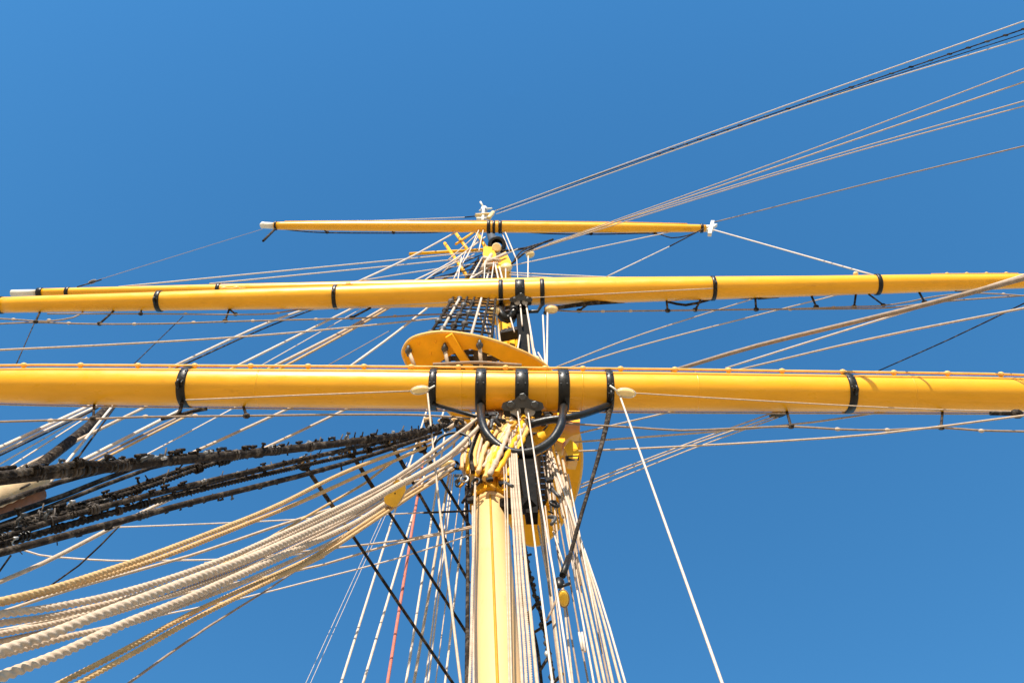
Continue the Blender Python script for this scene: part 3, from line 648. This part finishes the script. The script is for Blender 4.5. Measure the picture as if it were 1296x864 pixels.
rope('black wire slanting behind the spreaders to the middle yard', TR, 2.4, [py(606, 329, 5.1), py(553, 358, 5.1)], group=LU)
rope('second black wire slanting behind the spreaders', TR, 1.6, [py(610, 322, 5.1), py(548, 349, 5.1)], group=LU)
rope('white rope crossing low in front of the crosstrees', PL, 2.0, [py(625, 334, 4.7), py(584, 360, 4.6)], group=LU)
for i, (x0, y0, x1, y1, wd, nm) in enumerate(((606, 291, 590, 328, 1.4, 'leftmost'), (612, 289, 606, 318, 1.5, 'second from the left'), (614, 330, 612.5, 358, 1.6, 'third from the left'), (625, 332, 621, 360, 1.7, 'fourth from the left'), (627, 335, 632, 360, 2.2, 'fifth from the left'), (632, 338, 638, 362, 2.4, 'sixth from the left'), (640, 340, 640, 360, 1.8, 'seventh from the left'), (584, 325, 579, 358, 1.4, 'outermost left'))):
    rope('short white line at the crosstrees, %s of eight' % nm, PL, wd, [py(x0, y0, 4.55), py(x1, y1, 4.55)], name='line', group='short white lines at the crosstrees')
rope('long pale rope running level from the mast to the left edge between the yards', CR, 2.0, [py(590, 399, 5), (370, 421), (180, 434), pz(-5, 443, 15)], ext=(0, 2), group=LU)
LM = 'ropes slanting between the middle and lower yards on the left'
rope('leftmost pale slanting rope between the yards with dark twin', PL, 2.6, [py(440, 374, 4.9), (340, 408), py(214, 466, 4.9)], group=LM)
rope('dark twin beside the leftmost slanting rope between the yards', TR, 1.6, [py(446, 374, 5), (345, 411), py(222, 466, 5)], group=LM)
rope('pale slanting rope second from the left between the yards', PL, 2.6, [py(462, 382, 4.9), (376, 425), py(290, 468, 4.9)], group=LM)
rope('thin line beside the second slanting rope between the yards', PL, 1.1, [py(462, 388, 5), py(326, 465, 5)], group=LM, name='line')
rope('tan upper rope of the slanting pair in the middle between the yards', CR, 3.2, [py(506, 378, 4.9), (440, 416), py(338, 468, 4.9)], group=LM)
rope('tan lower rope of the slanting pair in the middle between the yards', TN, 2.6, [py(512, 378, 4.95), (444, 418), py(352, 468, 4.95)], group=LM)
rope('faint thin line right of the slanting tan pair', TP, 1.0, [py(494, 418, 5), py(410, 465, 5)], group=LM, name='line')
rope('white slanting rope nearest the platform between the yards', PL, 2.6, [py(553, 380, 4.9), (500, 422), py(440, 466, 4.9)], group=LM)
rope('thin dark slanting line far left between the yards', TR, 1.0, [py(232, 400, 5), py(168, 462, 5)], group=LM, name='line')
rope('thin dark line dropping from the left end of the middle yard', TR, 1.2, [py(50, 394, 4.8), py(20, 462, 5)], group=LM, name='line')
UG = 'fine lines about the upper mast'
for x0, y0, x1, y1, wd, m, nm in ((611, 290, 566, 330, 1.2, CR, 'thin line crossing the two long spreaders'), (609, 292, 575, 352, 1.1, PL, 'thin line left of the crosstrees reaching the middle yard'), (604, 305, 560, 345, 1.1, CR, 'thin line weaving between the spreaders'), (622, 345, 548, 352, 1.2, PL, 'thin nearly level line low across the topmast shrouds'), (600, 340, 530, 356, 1.6, TR, 'dark thin line low behind the spreaders'), (618, 338, 596, 358, 1.4, CR, 'short cream line low in front of the topmast shrouds'), (640, 322, 655, 315, 1.6, CR, 'short cream line at the right of the crosstrees'), (634, 292, 645, 318, 1.2, PL, 'short thin line from the topmost yard to the right cheek'), (590, 318, 573, 356, 1.2, PL, 'thin line left of the long spreader end')):
    rope(nm, m, wd, [py(x0, y0, 4.7), py(x1, y1, 4.72)], group=UG, name='line')
for x0, y0, x1, y1, wd, m, nm in ((676, 560, 688, 690, 2.0, CR, 'fine cream line between the white pair over the grating'), (706, 575, 731, 700, 2.0, CR, 'fine cream line high in the outer right fan'), (708, 590, 735, 740, 2.2, TP, 'fine taupe line high in the outer right fan'), (719, 600, 757, 800, 2.0, PL, 'fine white line along the outer edge of the right fan'), (690, 640, 716, 866, 1.8, CR, 'fine cream line low between the ladder and the block')):
    rope(nm, m, wd, [py(x0, y0, 5.1), py(x1, y1, 5.35)], group='fine lines high in the right fan', name='line')
# topmast shrouds with ratlines
TS = thing('topmast_shrouds', 'dark topmast shrouds with ladder ratlines above the left of the platform', 'shrouds', ph(560, 425, HP))
lo = [ph(541 + i * 13.5, 426 + abs(i - 1.5) * 1.2, HP + .1) for i in range(7)]; hi = [py(606 + i * 4.4, 326, 5.35) for i in range(7)]
for i, (a, c) in enumerate(zip(lo, hi)):
    b = MB(); b.tube([a, c], .028, 6); obj('shroud', b, (TR, 'pale', TR)[i % 3], TS)
for k in range(34):
    t = .02 + .95 * k / 34
    q = [a.lerp(c, t) + Vector((0, 0, random.uniform(-.05, .05))) for a, c in zip(lo, hi)]
    b = MB(); b.tube(q, .015 + .006 * (k % 2), 5); obj('ratline', b, TR, TS)
for k in range(14):
    t = .03 + .3 * k / 14; i = k % 4
    b = MB(); p = lo[i].lerp(hi[i], t); b.ball(p, Vector((.07, 0, 0)), Vector((0, .06, 0)), Vector((0, 0, .1)), 8, 5); obj('deadeye', b, ('grating', 'grey', 'tar')[k % 3], TS)
TG = 'lines between the platform and the middle yard'
for x0, y0, x1, y1, wd, nm in ((605, 395, 625, 437, 3, 'leftmost of the pale ropes left of the black crane'), (613, 395, 624, 432, 2.2, 'second of the pale ropes left of the black crane'), (628, 398, 634, 440, 2.6, 'third of the pale ropes left of the black crane'), (627, 415, 628.5, 436, 2, 'short stub rope below the left block of the middle yard'),
    (646, 402, 651, 420, 1.8, 'short white rope left of the crane post'), (658, 380, 661, 412, 2, 'left white rope running down the crane post'), (665, 380, 675, 440, 2.4, 'right white rope running down the crane post'), (658, 424, 653, 455, 2, 'pale rope from the round block down to the left'), (668, 424, 672, 468, 2.6, 'pale rope from the round block straight down'), (672, 425, 679, 468, 3, 'pale rope from the round block down to the right'), (674, 436, 683, 468, 2.2, 'thin outer rope right of the round block'),
    (687, 399, 690.5, 470, 2.2, 'left white rope under the block right of the yard centre'), (693, 396, 692, 470, 2.2, 'right white rope under the block right of the yard centre'), (681, 446, 690, 462, 2, 'short slanting rope above the lower yard right of the crane')):
    rope(nm, PL if wd < 2.5 else CR, wd, [py(x0, y0, 4.45), py(x1, y1, 4.45)], group=TG)
ml = thing('deck_fitting', 'cream lashing and fittings above the lower yard right of the crane', 'lashing', py(682, 458, 4.6))
for x, y, rr in ((679, 455, .07), (684, 459, .08), (676, 462, .07), (688, 463, .08)):
    b = MB(); b.ball(py(x, y, 4.6), Vector((rr, 0, 0)), Vector((0, rr, 0)), Vector((0, 0, rr * 1.4))); obj('lashing_turn', b, ('cream', 'block')[x % 2], ml)

# ------------------------------------------------------------------ ropes left below the lower yard, behind the stays
LL = 'ropes behind the dark stays on the left'
for x0, y0, x1, y1, wd, m, nm in ((112, 514, 0, 566, 4.2, PL, 'white rope, outermost of those above the dark stays at the left edge'), (122, 514, 0, 572, 3.4, PL, 'white rope, second of those above the dark stays at the left edge'), (124, 516, 0, 576, 2.0, TR, 'dark rope beside the two white ropes at the left edge'),
    (122, 517, 0, 587, 1.6, PL, 'thin white rope, third of those above the dark stays at the left edge'), (110, 528, 5, 595, 1.8, PL, 'thin white rope, fourth of those above the dark stays at the left edge'), (142, 514, 80, 590, 3.0, PL, 'white rope dropping steeply beside the black spar'), (146, 514, 92, 588, 2.2, TR, 'dark rope dropping steeply beside the white one'),
    (186, 514, 22, 594, 4.0, CR, 'pale rope crossing in front of the black spar'), (226, 520, 105, 582, 4.2, PL, 'white rope of the trio under the left yard band'), (234, 524, 108, 586, 3.0, TP, 'taupe rope of the trio under the left yard band'), (243, 523, 112, 590, 3.0, TN, 'tan rope of the trio under the left yard band'),
    (300, 514, 195, 570, 1.7, PL, 'thin pale rope right of the trio under the yard band'), (372, 514, 245, 572, 3.4, CR, 'pale rope meeting the dark stay near its middle'), (446, 514, 345, 562, 3.0, CR, 'pale rope meeting the dark stay nearer the mast')):
    rope(nm, m, wd, [py(x0, y0, 5.2), pz(x1, y1, depth(py(x0, y0, 5.2)) * .82)], ext=(0, 1.5 if x1 < 20 else .6), group=LL)
rope('thick black spar like stay slanting down from the left of the lower yard', TR, 12, [py(143, 510, 5.4), (112, 540), pz(45, 592, 12)], ext=(0, .4), taper=.8, cat='stay', name='stay')
fs = thing('furled_sail', 'tan furled sail with brown binding behind the stays at the left edge', 'sail', pz(20, 625, 9))
b = MB(); q = [pz(62, 607, 9.6), pz(40, 612, 9.3), pz(15, 622, 9), pz(-20, 636, 8.6), pz(-60, 652, 8.2)]
b.tube(spline(q, .05), [.02 + .085 * min(1, i / 5) + .008 * math.sin(i * 2.1) for i in range(len(spline(q, .05)))], 14); obj('canvas_roll', b, 'canvas', fs)
b = MB(); q = [pz(52, 624, 9.5), pz(30, 632, 9.3), pz(0, 645, 9), pz(-40, 660, 8.6)]
b.tube(spline(q, .1), .085, 12); obj('binding', b, 'leather', fs)
b = MB(); b.tube([pz(38, 612, 9.1), pz(10, 626, 8.85)], .012, 6); obj('gasket', b, TR, fs)

# ------------------------------------------------------------------ dark stays with hanks
hank_me = []
for k in range(9):
    b = MB(); hgt = random.uniform(.035, .085); dx, dy = random.uniform(-.05, .05), random.uniform(-.03, .03)
    if k % 3 == 0:                                       # bow shackle
        b.ring(Vector((0, 0, .02)), Vector((random.uniform(-.5, .5), 1, 0)), .034, .010, 9, 5); b.tube([Vector((-.045, 0, .05)), Vector((.045, 0, .048))], .011, 6)
    elif k % 3 == 1:                                     # bent toggle
        b.tube([Vector((-.02, 0, -.02)), Vector((dx * .4, dy, hgt * .6)), Vector((dx, dy * 2, hgt))], [.015, .012, .009], 6)
        b.tube([Vector((dx - .02, dy * 2, hgt)), Vector((dx + .018, dy * 2, hgt + .006))], .011, 6)
    else:                                                # knotted rope yarn with loose ends
        b.ball(Vector((0, 0, .02)), Vector((.032, 0, .006)), Vector((0, .022, 0)), Vector((.01, 0, .02)), 7, 5)
        b.tube([Vector((0, 0, .02)), Vector((dx, dy, .05)), Vector((dx * 1.8, dy * 2, .045 + hgt * .5))], .007, 5); b.tube([Vector((0, 0, .02)), Vector((-dx, .02, .03)), Vector((-dx * 1.5, .03, -.03))], .007, 5)
    hank_me.append(b.mesh('hank', M[('tar', 'tar', 'grating', 'black', 'grey', 'tar', 'tar', 'steel', 'tar')[k]], Vector()))
for k in range(4):
    b = MB(); L = random.uniform(.02, .05)
    for j in range(3): b.ring(Vector((L * (j - 1), random.uniform(-.004, .004), 0)), Vector((1, random.uniform(-.25, .25), 0)), .032, .009 + .003 * random.random(), 10, 5)
    b.tube([Vector((0, .01, .03)), Vector((.02, .015, .05)), Vector((.05, .02, .04))], .007, 5)
    hank_me.append(b.mesh('seizing', M[('tar', 'grating', 'black', 'tar')[k]], Vector()))
def hanks(o, n, t0, t1, updir=UP, spread=.5, sc=1, kinds=13):
    q = o_pts[o.name]; N = len(q) - 1
    for k in range(n):
        t = t0 + (t1 - t0) * (k + random.uniform(.1, .9)) / n; p = q[min(N - 1, int(t * N))].lerp(q[min(N, int(t * N) + 1)], t * N - int(t * N))
        tg = (q[min(N, int(t * N) + 1)] - q[max(0, int(t * N))]).normalized()
        me = hank_me[random.randrange(kinds)]
        h = bpy.data.objects.new(me.name.split('.')[0], me); COL.objects.link(h); h.parent = o
        u = (updir + RT * random.uniform(-spread, spread) + FW * random.uniform(-spread, spread)); u = (u - tg * u.dot(tg)).normalized()
        mtx = Matrix((tg, u.cross(tg), u)).transposed()
        h.matrix_local = Matrix.Translation(p - wloc(o)) @ mtx.to_4x4() @ Matrix.Scale(sc * random.uniform(.7, 1.25), 4)
SG = 'dark stays sweeping to the left edge'
zl = 5.6
def stay(label, wpx, pts, z_l, tw=False, m=TR, n=0, ext=1.5, taper=None, kinds=13, up=UP, sc=1, zr=11.9):
    P = [pz(*pts[0], zr)] + list(pts[1:-1]) + [pz(*pts[-1], z_l)]
    o = rope(label, m, wpx, P, ext=(0, ext), tw=tw, cat='stay', name='stay', group=SG, wat=len(P) - 1)
    if n: hanks(o, n, .02, .97, up, .5, sc, kinds)
    return o
stay('uppermost thick dark stay bristling with pegs along its top', 17, [(562, 538), (530, 547), (420, 562), (300, 575), (210, 583), (140, 590), (70, 598), (-10, 607)], 5.2, tw=False, n=95, sc=1.05)
stay('dark rope lashed on top of the uppermost stay', 9, [(470, 555), (400, 563), (250, 576), (150, 586), (100, 586), (60, 593), (-10, 601)], 5.1, tw=True, n=14, zr=10.3)
stay('smooth dark rope just below the uppermost stay at the left edge', 8, [(190, 583), (130, 596), (75, 610), (-10, 640)], 5.6, zr=7.2)
stay('second smooth dark rope below the uppermost stay', 8, [(230, 580), (170, 592), (80, 627), (-10, 658)], 5.6, zr=7.6)
stay('third smooth dark rope below the uppermost stay', 7, [(260, 578), (190, 592), (55, 644), (-10, 668)], 5.6, zr=7.8)
stay('upper twisted dark cable in the middle of the stay bundle', 7.5, [(340, 572), (250, 588), (160, 619), (60, 650), (-10, 672)], 5.5, tw=True, n=16, zr=8.6)
stay('lower twisted dark cable in the middle of the stay bundle', 8, [(370, 570), (290, 582), (190, 615), (90, 645), (-10, 673)], 5.5, tw=True, n=22, zr=8.9)
stay('dark stay with many seizings in the lower half of the bundle', 9.5, [(548, 545), (440, 568), (300, 600), (190, 626), (90, 652), (-10, 684)], 5.4, n=42, sc=.8)
stay('dark stay second from the bottom of the bundle', 9, [(540, 549), (440, 576), (300, 608), (200, 634), (100, 662), (-10, 694)], 5.4, n=34, sc=.8, tw=True)
stay('lowest dark stay along the bottom of the bundle', 11, [(558, 547), (430, 588), (330, 614), (240, 636), (150, 660), (-10, 702)], 5.3, n=34, sc=.65, up=-UP)
stay('thin dark wire weaving through the stay bundle', 4, [(500, 556), (380, 584), (250, 616), (130, 650), (-10, 689)], 5.35, n=26, sc=.8)
lz = thing('stay_lashing', 'dark lashings and shackles where the stays meet the masthead', 'lashing', py(560, 541, 4.5))
for k in range(26):
    x, y = 540 + random.uniform(0, 60), 530 + random.uniform(0, 16)
    c = py(x, y, 4.5 + random.uniform(-.1, .1)); rr = random.uniform(.03, .06); b = MB()
    if k % 2: b.ring(c, Vector((random.uniform(-1, 1), random.uniform(-1, 1), random.uniform(-1, 1))), rr, rr * .45, 10, 6)
    else: b.tube([c, c + Vector((random.uniform(-.2, .25), random.uniform(-.1, .1), random.uniform(-.05, .1)))], rr * .7, 8)
    obj(('shackle', 'lashing_turn')[k % 2 == 0], b, ('black', 'tar', 'tan', 'tar', 'cream')[k % 5], lz)

# black pendants with eyes hanging from the stays
BP = 'black pendants hanging under the dark stays'
for x0, y0, x1, y1, z0, Ye, nm in ((388, 592, 576, 868, 9.3, 6.2, 'leftmost black pendant hanging from the dark stays'), (446, 576, 594, 806, 9.8, 6.2, 'second black pendant from the left under the dark stays'), (496, 563, 594, 737, 10.6, 6.2, 'third black pendant from the left under the dark stays'), (536, 570, 596, 668, 11.4, 5.6, 'black pendant under the stays nearest the mast')):
    t = thing('pendant', nm, 'pendant', pz(x0, y0, z0), BP)
    a, c = pz(x0, y0, z0), py(x1, y1, Ye); r = 2.1 * z0 / F
    b = MB(); n = 24; b.tube([a.lerp(c, i / n) for i in range(n + 1)], [r * (1.35 if i < n * .24 else 1) for i in range(n + 1)], 8); obj('rope', b, TR, t)
    b = MB(); b.ring(a - (c - a).normalized() * .05, FW, .055, .022, 12, 6); obj('eye', b, TR, t)
    b = MB(); b.tube([a + UP * .02 - RT * .03, a + UP * .12 - RT * .06], .02, 8); obj('lashing', b, TN, t)

# ------------------------------------------------------------------ thick pale ropes sweeping to the lower left
BG = 'thick pale ropes sweeping to the lower left'
rope('tan rope upper of the long pair under the dark stays', TN, 9, [py(548, 556, 4.5), (440, 596), (340, 644), (218, 693), (142, 720), (70, 743), pz(-5, 762, 4.6)], ext=(0, .8), wat=6, tw=True, group=BG)
rope('tan rope lower of the long pair under the dark stays', TN, 8, [py(548, 561, 4.5), (430, 613), (340, 652), (218, 699), (142, 725), (70, 747), pz(-5, 766, 4.7)], ext=(0, .8), wat=6, tw=True, group=BG)
rope('pale rope emerging from under the dark stays at the lower left', CR, 6.5, [pz(250, 615, 8.5), (180, 648), (110, 684), (55, 712), pz(-5, 738, 5.5)], ext=(0, .8), wat=4, group=BG)
def bigrope(label, w0, m, pts, zl_, zr=None, tw=True):
    a = py(*pts[0], zr or 4.45)
    rope(label, m, w0, [a] + list(pts[1:-1]) + [pz(*pts[-1], zl_)], ext=(0, .6 if tw else 0), wat=len(pts) - 1, tw=tw, group=BG)
bigrope('highest thick cream rope of the sweeping bundle', 10, CR, [(606, 528), (560, 563), (504, 602), (440, 636), (340, 683), (263, 715), (158, 749), (71, 768), (-6, 779)], 4.6)
bigrope('thick cream rope second from the top of the bundle, close to the highest', 8.5, CR, [(602, 533), (562, 568), (503, 608), (440, 642), (340, 690), (263, 723), (158, 757), (71, 778), (-6, 789)], 4.7)
bigrope('thick twisted cream rope crossing over the middle of the bundle', 14, CR, [(606, 541), (566, 578), (492, 620), (440, 649), (340, 695), (250, 729), (150, 767), (70, 800), (-6, 827)], 4.2)
bigrope('thinner cream rope disappearing at the left edge in mid bundle', 7.5, CR, [(496, 622), (440, 654.5), (340, 701), (240, 737), (150, 763), (80, 786), (-6, 803)], 4.8, 4.45)
bigrope('cream rope just under the thinner one at the left edge', 7.5, CR, [(495, 627), (440, 659.5), (340, 706), (250, 741), (170, 767), (90, 791), (-6, 813)], 4.8, 4.45)
bigrope('thick cream rope lowest at the left edge', 14, CR, [(495, 632), (440, 667), (340, 712), (240, 755), (160, 787), (80, 824), (-6, 858)], 4.2, 4.42)
bigrope('medium cream rope tucked above the lowest thick one', 8.5, CR, [(494, 638), (440, 674), (340, 723), (250, 758), (170, 787), (80, 808), (-6, 832)], 4.7, 4.48)
bigrope('tan rope upper of the pair at the bottom left corner', 7.5, TN, [(572, 591), (500, 636), (450, 669), (400, 702), (340, 730), (250, 773), (170, 816), (70, 866)], 4.9, 4.75)
bigrope('tan rope lower of the pair at the bottom left corner', 7.5, TN, [(574, 594), (502, 640), (450, 674), (400, 707), (340, 736), (250, 781), (175, 823), (85, 873)], 4.9, 4.75)
bigrope('cream rope running from the yellow block to the masthead, uppermost', 4.2, CR, [(596, 560), (560, 586), (505, 616)], 10.1, 4.5, False)
bigrope('cream rope running from the yellow block to the masthead, second', 4.2, CR, [(575, 586), (540, 604), (506, 628)], 10.1, 4.5, False)
bigrope('cream rope running from the yellow block to the slipper block, lowest', 4.4, CR, [(572, 592), (540, 613), (505, 638)], 10.1, 4.5, False)
rope('grey thin rope at the bottom left right of the tan pair', TP, 3.6, [pz(410, 705, 9), (380, 718), (340, 745), (260, 795), pz(160, 866, 5.5)], ext=(0, .6), wat=4, group=BG)
rope('tan rope between the long pair and the thick bundle', TN, 4.4, [py(540, 564, 4.5), (500, 582), (462, 611), (415, 638), (335, 684), (300, 704), pz(255, 728, 7.4)], wat=6, group=BG)
TL = 'thin level lines crossing behind the mast ropes'
rope('thin white sagging line under the dark stays at lower left', PL, 2.4, [pz(15, 690, 10), (50, 702), (90, 706), (140, 709), (200, 709), (300, 707), pz(390, 700, 10.5)], group=TL, name='line')
rope('thin line with dark patches under the dark stays', PL, 2.0, [pz(145, 667, 10), (250, 663), (340, 659), (430, 654), pz(540, 648, 11)], group=TL, name='line')
rope('black wire ending at the left side of the mast', TR, 2.8, [pz(535, 648.5, 11), pz(600, 646, 10.8)], group=TL, name='line')
rope('white line upper of three reaching the mast below its bibs', CR, 2.6, [py(600, 665, 5), (510, 683), pz(415, 694, 10.5)], ext=(0, 1.5), group=TL, name='line')
rope('white line middle of three reaching the mast below its bibs', CR, 2.6, [py(600, 667, 5), (490, 690), (410, 714), (300, 737), pz(120, 773, 8)], ext=(0, 1.5), group=TL, name='line')
rope('white line lowest of three reaching the mast below its bibs', PL, 1.9, [py(598, 676, 5.2), (500, 707), (400, 733), (300, 758), pz(170, 785, 9)], ext=(0, 1.5), group=TL, name='line')
rope('thin cream line just below the long tan pair', CR, 3.0, [py(585, 590, 5.0), (430, 640), (340, 669), (240, 703), (100, 742), pz(20, 768, 8)], ext=(0, 1), group=TL, name='line')
rope('thin dark line crossing below the stays at lower left', TR, 2.2, [pz(152, 664, 9), (100, 715), pz(20, 770, 8.6)], group=TL, name='line')
rope('thin dark line at the left edge under the stays', TR, 2.6, [pz(14, 702, 8.8), pz(-6, 730, 8.7)], ext=(0, 1), group=TL, name='line')
rope('thin pale line low between the thick ropes at the left edge', PL, 2.4, [pz(300, 733, 9), (180, 765), (80, 785), pz(-6, 797, 7.5)], ext=(0, 1), group=TL, name='line')

# ------------------------------------------------------------------ fan left of the mast
LF = 'lines fanning down left of the mast'
for xt, yt, xb, wd, m, nm in ((515, 585, 386, .55, PL, 'faint thin line, outermost left of the fan left of the mast'), (518, 585, 392, .55, PL, 'faint thin line, second from the left of the fan left of the mast'), (541, 516, 431, 2.3, PL, 'white line, third from the left of the fan left of the mast'), (563, 515, 459, 2.4, PL, 'white line, fourth from the left of the fan left of the mast'),
    (536, 580, 490, 3.1, 'pink', 'faded pink rope in the fan left of the mast'), (566, 530, 513.5, 2.4, PL, 'white line right of the pink rope left of the mast'), (575, 560, 523.5, 2.8, CR, 'cream line second right of the pink rope left of the mast'), (571, 600, 538, 2.0, PL, 'white line third right of the pink rope left of the mast'), (574, 600, 541.5, 2.0, PL, 'white line fourth right of the pink rope left of the mast'), (592, 610, 563, 2.4, PL, 'white line nearest the mast in the fan left of it'), (586, 590, 551, 1.2, CR, 'thin line second nearest the mast in the fan left of it')):
    rope(nm, m, wd, [py(xt, yt, 5.5), py(xb, 866, 6.3)], ext=(0, 4), group=LF)
LF2 = 'ropes lying close along the mast'
rope('pale twisted rope lying along the left edge of the mast', CR, 4.2, [py(604, 540, 4.6), (601, 640), py(594.5, 866, 4.72)], ext=(0, 3), wat=2, tw=True, group=LF2)
rope('thin rope beside the twisted rope on the left edge of the mast', CR, 3.0, [py(598, 640, 4.75), py(599.5, 866, 4.7)], ext=(0, 3), wat=1, group=LF2)
rope('black cable running down behind the left edge of the mast', TR, 4, [py(590, 615, 5.1), (592, 700), py(591, 866, 5.1)], ext=(0, 3), group=LF2)
for xt, xb, wd, tw, nm in ((641, 647.5, 2.6, 0, 'thin cream rope lying on the right front of the mast'), (638, 644.5, 2.2, 0, 'thinnest cream rope lying on the front of the mast'), (646, 661, 4.2, 0, 'cream rope right of the golden gap on the mast'), (649, 666.5, 4.5, 1, 'twisted cream rope on the right of the mast, inner one'), (652, 672.5, 4.8, 1, 'twisted cream rope on the right of the mast, outer one'), (655, 680, 5.2, 0, 'thick smooth cream rope at the right edge of the mast')):
    rope(nm, CR, wd, [py(xt - 3, 545, 4.55), (xt, 600), py(xb, 866, 4.62)], ext=(0, 3), wat=2, tw=bool(tw), group=LF2)
# pale pair passing through the truss
rope('left one of two white ropes hanging from the lower yard fairlead', PL, 3.4, [pz(655, 519, 12.75), (671, 640), (684, 744), py(699.5, 866, 4.3)], ext=(0, 3), wat=3, group=LF2)
rope('right one of two white ropes hanging from the lower yard fairlead', PL, 3.4, [pz(668, 519, 12.75), (686, 640), (704, 744), py(722.5, 866, 4.3)], ext=(0, 3), wat=3, group=LF2)
# chain ladder
cl = thing('rope_ladder', 'black jagged rope ladder hanging between the mast and the right fan', 'ladder', py(664, 690, 5.6))
q = spline([py(664, 690, 5.9), py(672, 735, 5.9), py(684, 775, 5.9), py(694, 820, 5.9), py(702, 870, 5.9), py(708, 900, 5.9)], .1); b = MB(); b.tube(q, .022, 8); obj('side_rope', b, TR, cl)
q2 = spline([py(650, 690, 5.95), py(662, 760, 5.95), py(678, 810, 5.95), py(686, 870, 5.95), py(690, 900, 5.95)], .1); b = MB(); b.tube(q2, .018, 8); obj('side_rope', b, TR, cl)
for x0, y0, x1, y1 in ((666, 703, 672, 701), (668, 735, 674, 733), (681, 761, 668, 776), (698, 786, 674, 801), (697, 826, 684, 847), (702, 862, 712, 852)):
    b = MB(); b.tube([py(x0, y0, 5.9), py(x1, y1, 5.92)], .018, 6); obj('rung', b, TR, cl)
for k in range(34):
    p = q[int(len(q) * k / 34)]; b = MB(); b.ball(p + Vector((random.uniform(-.03, .03), 0, random.uniform(-.03, .03))), Vector((.03, 0, 0)), Vector((0, .03, 0)), Vector((0, 0, .045)), 6, 4); obj('seizing', b, ('tar', 'steel', 'tar', 'tar')[k % 4] if k > 22 else 'tar', cl)
# fan right of the mast
RF = 'ropes fanning down right of the mast'
names = ['grey rope, innermost of the fan right of the mast', 'cream rope, second from the mast in the right fan', 'dark grey rope, third from the mast in the right fan', 'taupe rope, fourth from the mast in the right fan', 'thin grey rope, fifth from the mast in the right fan', 'white rope, sixth from the mast in the right fan',
         'cream rope, seventh from the mast in the right fan', 'cream rope, eighth from the mast in the right fan', 'grey rope, ninth from the mast in the right fan', 'cream rope, tenth from the mast in the right fan', 'cream rope, eleventh from the mast in the right fan', 'white rope, outermost of the fan right of the mast']  # grey ropes of this fan use the taupe colour
for (xm, xb, wd, m), nm in zip(((695, 710, 3.4, TP), (697, 712, 3.4, CR), (713, 733.5, 2.6, TP), (712, 725, 3.2, CR), (723, 745, 2.6, TP), (730, 752, 3.0, PL), (734, 759.5, 4.0, CR), (739.5, 766, 4.0, CR), (745, 771, 3.2, TP), (748.5, 776, 4.2, CR), (752.5, 785.5, 3.8, CR), (756, 792, 3.2, PL)), names):
    s_ = (xb - xm) / 120
    i = names.index(nm)
    rope(nm, m, wd, [py(xm - s_ * 190 + (2 if i < 6 else 0), 548 + i * 3, 5.05), (xm, 744), py(xb, 866, 5.6)], ext=(0, 4), wat=2, group=RF)
for x0, y0, x1, y1, wd, m, nm in ((692, 575, 699, 660, 2, PL, 'thin pale line high in the right fan against the dark grating, left'), (697, 565, 712, 655, 2.2, PL, 'thin pale line high in the right fan against the dark grating, middle'), (702, 562, 718, 640, 2.2, CR, 'thin pale line high in the right fan against the dark grating, right'), (712, 580, 727, 665, 3.2, CR, 'cream rope high on the outer side of the right fan'), (716, 640, 728, 730, 2.2, PL, 'short white line in the middle of the right fan'), (681, 665, 694, 735, 2.6, CR, 'cream rope behind the two white fairlead ropes'), (700, 672, 722, 741, 2, PL, 'white line ending at the black shackle in the right fan')):
    rope(nm, m, wd, [py(x0, y0, 5.15), py(x1, y1, 5.3)], group=RF, name='line')
for x, y0, y1, nm in ((733, 800, 822, 'white lashed rope end low in the right fan, left'), (736.5, 800, 824, 'white lashed rope end low in the right fan, right')):
    b = MB(); b.tube([py(x, y0, 5.3), py(x + 4, y1, 5.32)], .013, 8); tag(obj('rope_end', b, PL), nm, 'rope', RF)
# black strap from the right yard band
bs = thing('black_pendant', 'black strap hanging from the right centre band of the lower yard', 'pendant', py(768, 530, 4.4))
b = MB(); q = [Y1.off(770, -120, .02), py(767, 540, 4.55), py(754, 590, 4.75), py(736, 650, 5.0), py(722, 700, 5.2), py(712, 728, 5.25), py(705, 742, 5.25)]
sq = spline(q, .15); b.tube(sq, [.045 - .02 * min(1, i / (len(sq) * .5)) for i in range(len(sq))], 8); obj('strap', b, TR, bs)
b = MB(); b.ring(Y1.off(770, -115, .08), RT, .06, .022, 12, 6); obj('eye', b, 'black', bs)
b = MB(); b.tube([py(720, 705, 5.2), py(712, 728, 5.2)], .04, 8); b.ball(py(708, 737, 5.2), Vector((.06, 0, 0)), Vector((0, .05, 0)), Vector((0, 0, .1))); b.tube([py(709, 742, 5.2), py(721, 738, 5.2)], .02, 6); obj('shackle', b, 'black', bs)
rope('taupe rope tailing from the weathered yellow block', TP, 3.0, [py(709, 746, 5.25), (700, 768), py(692, 785, 5.4)], group=RF)
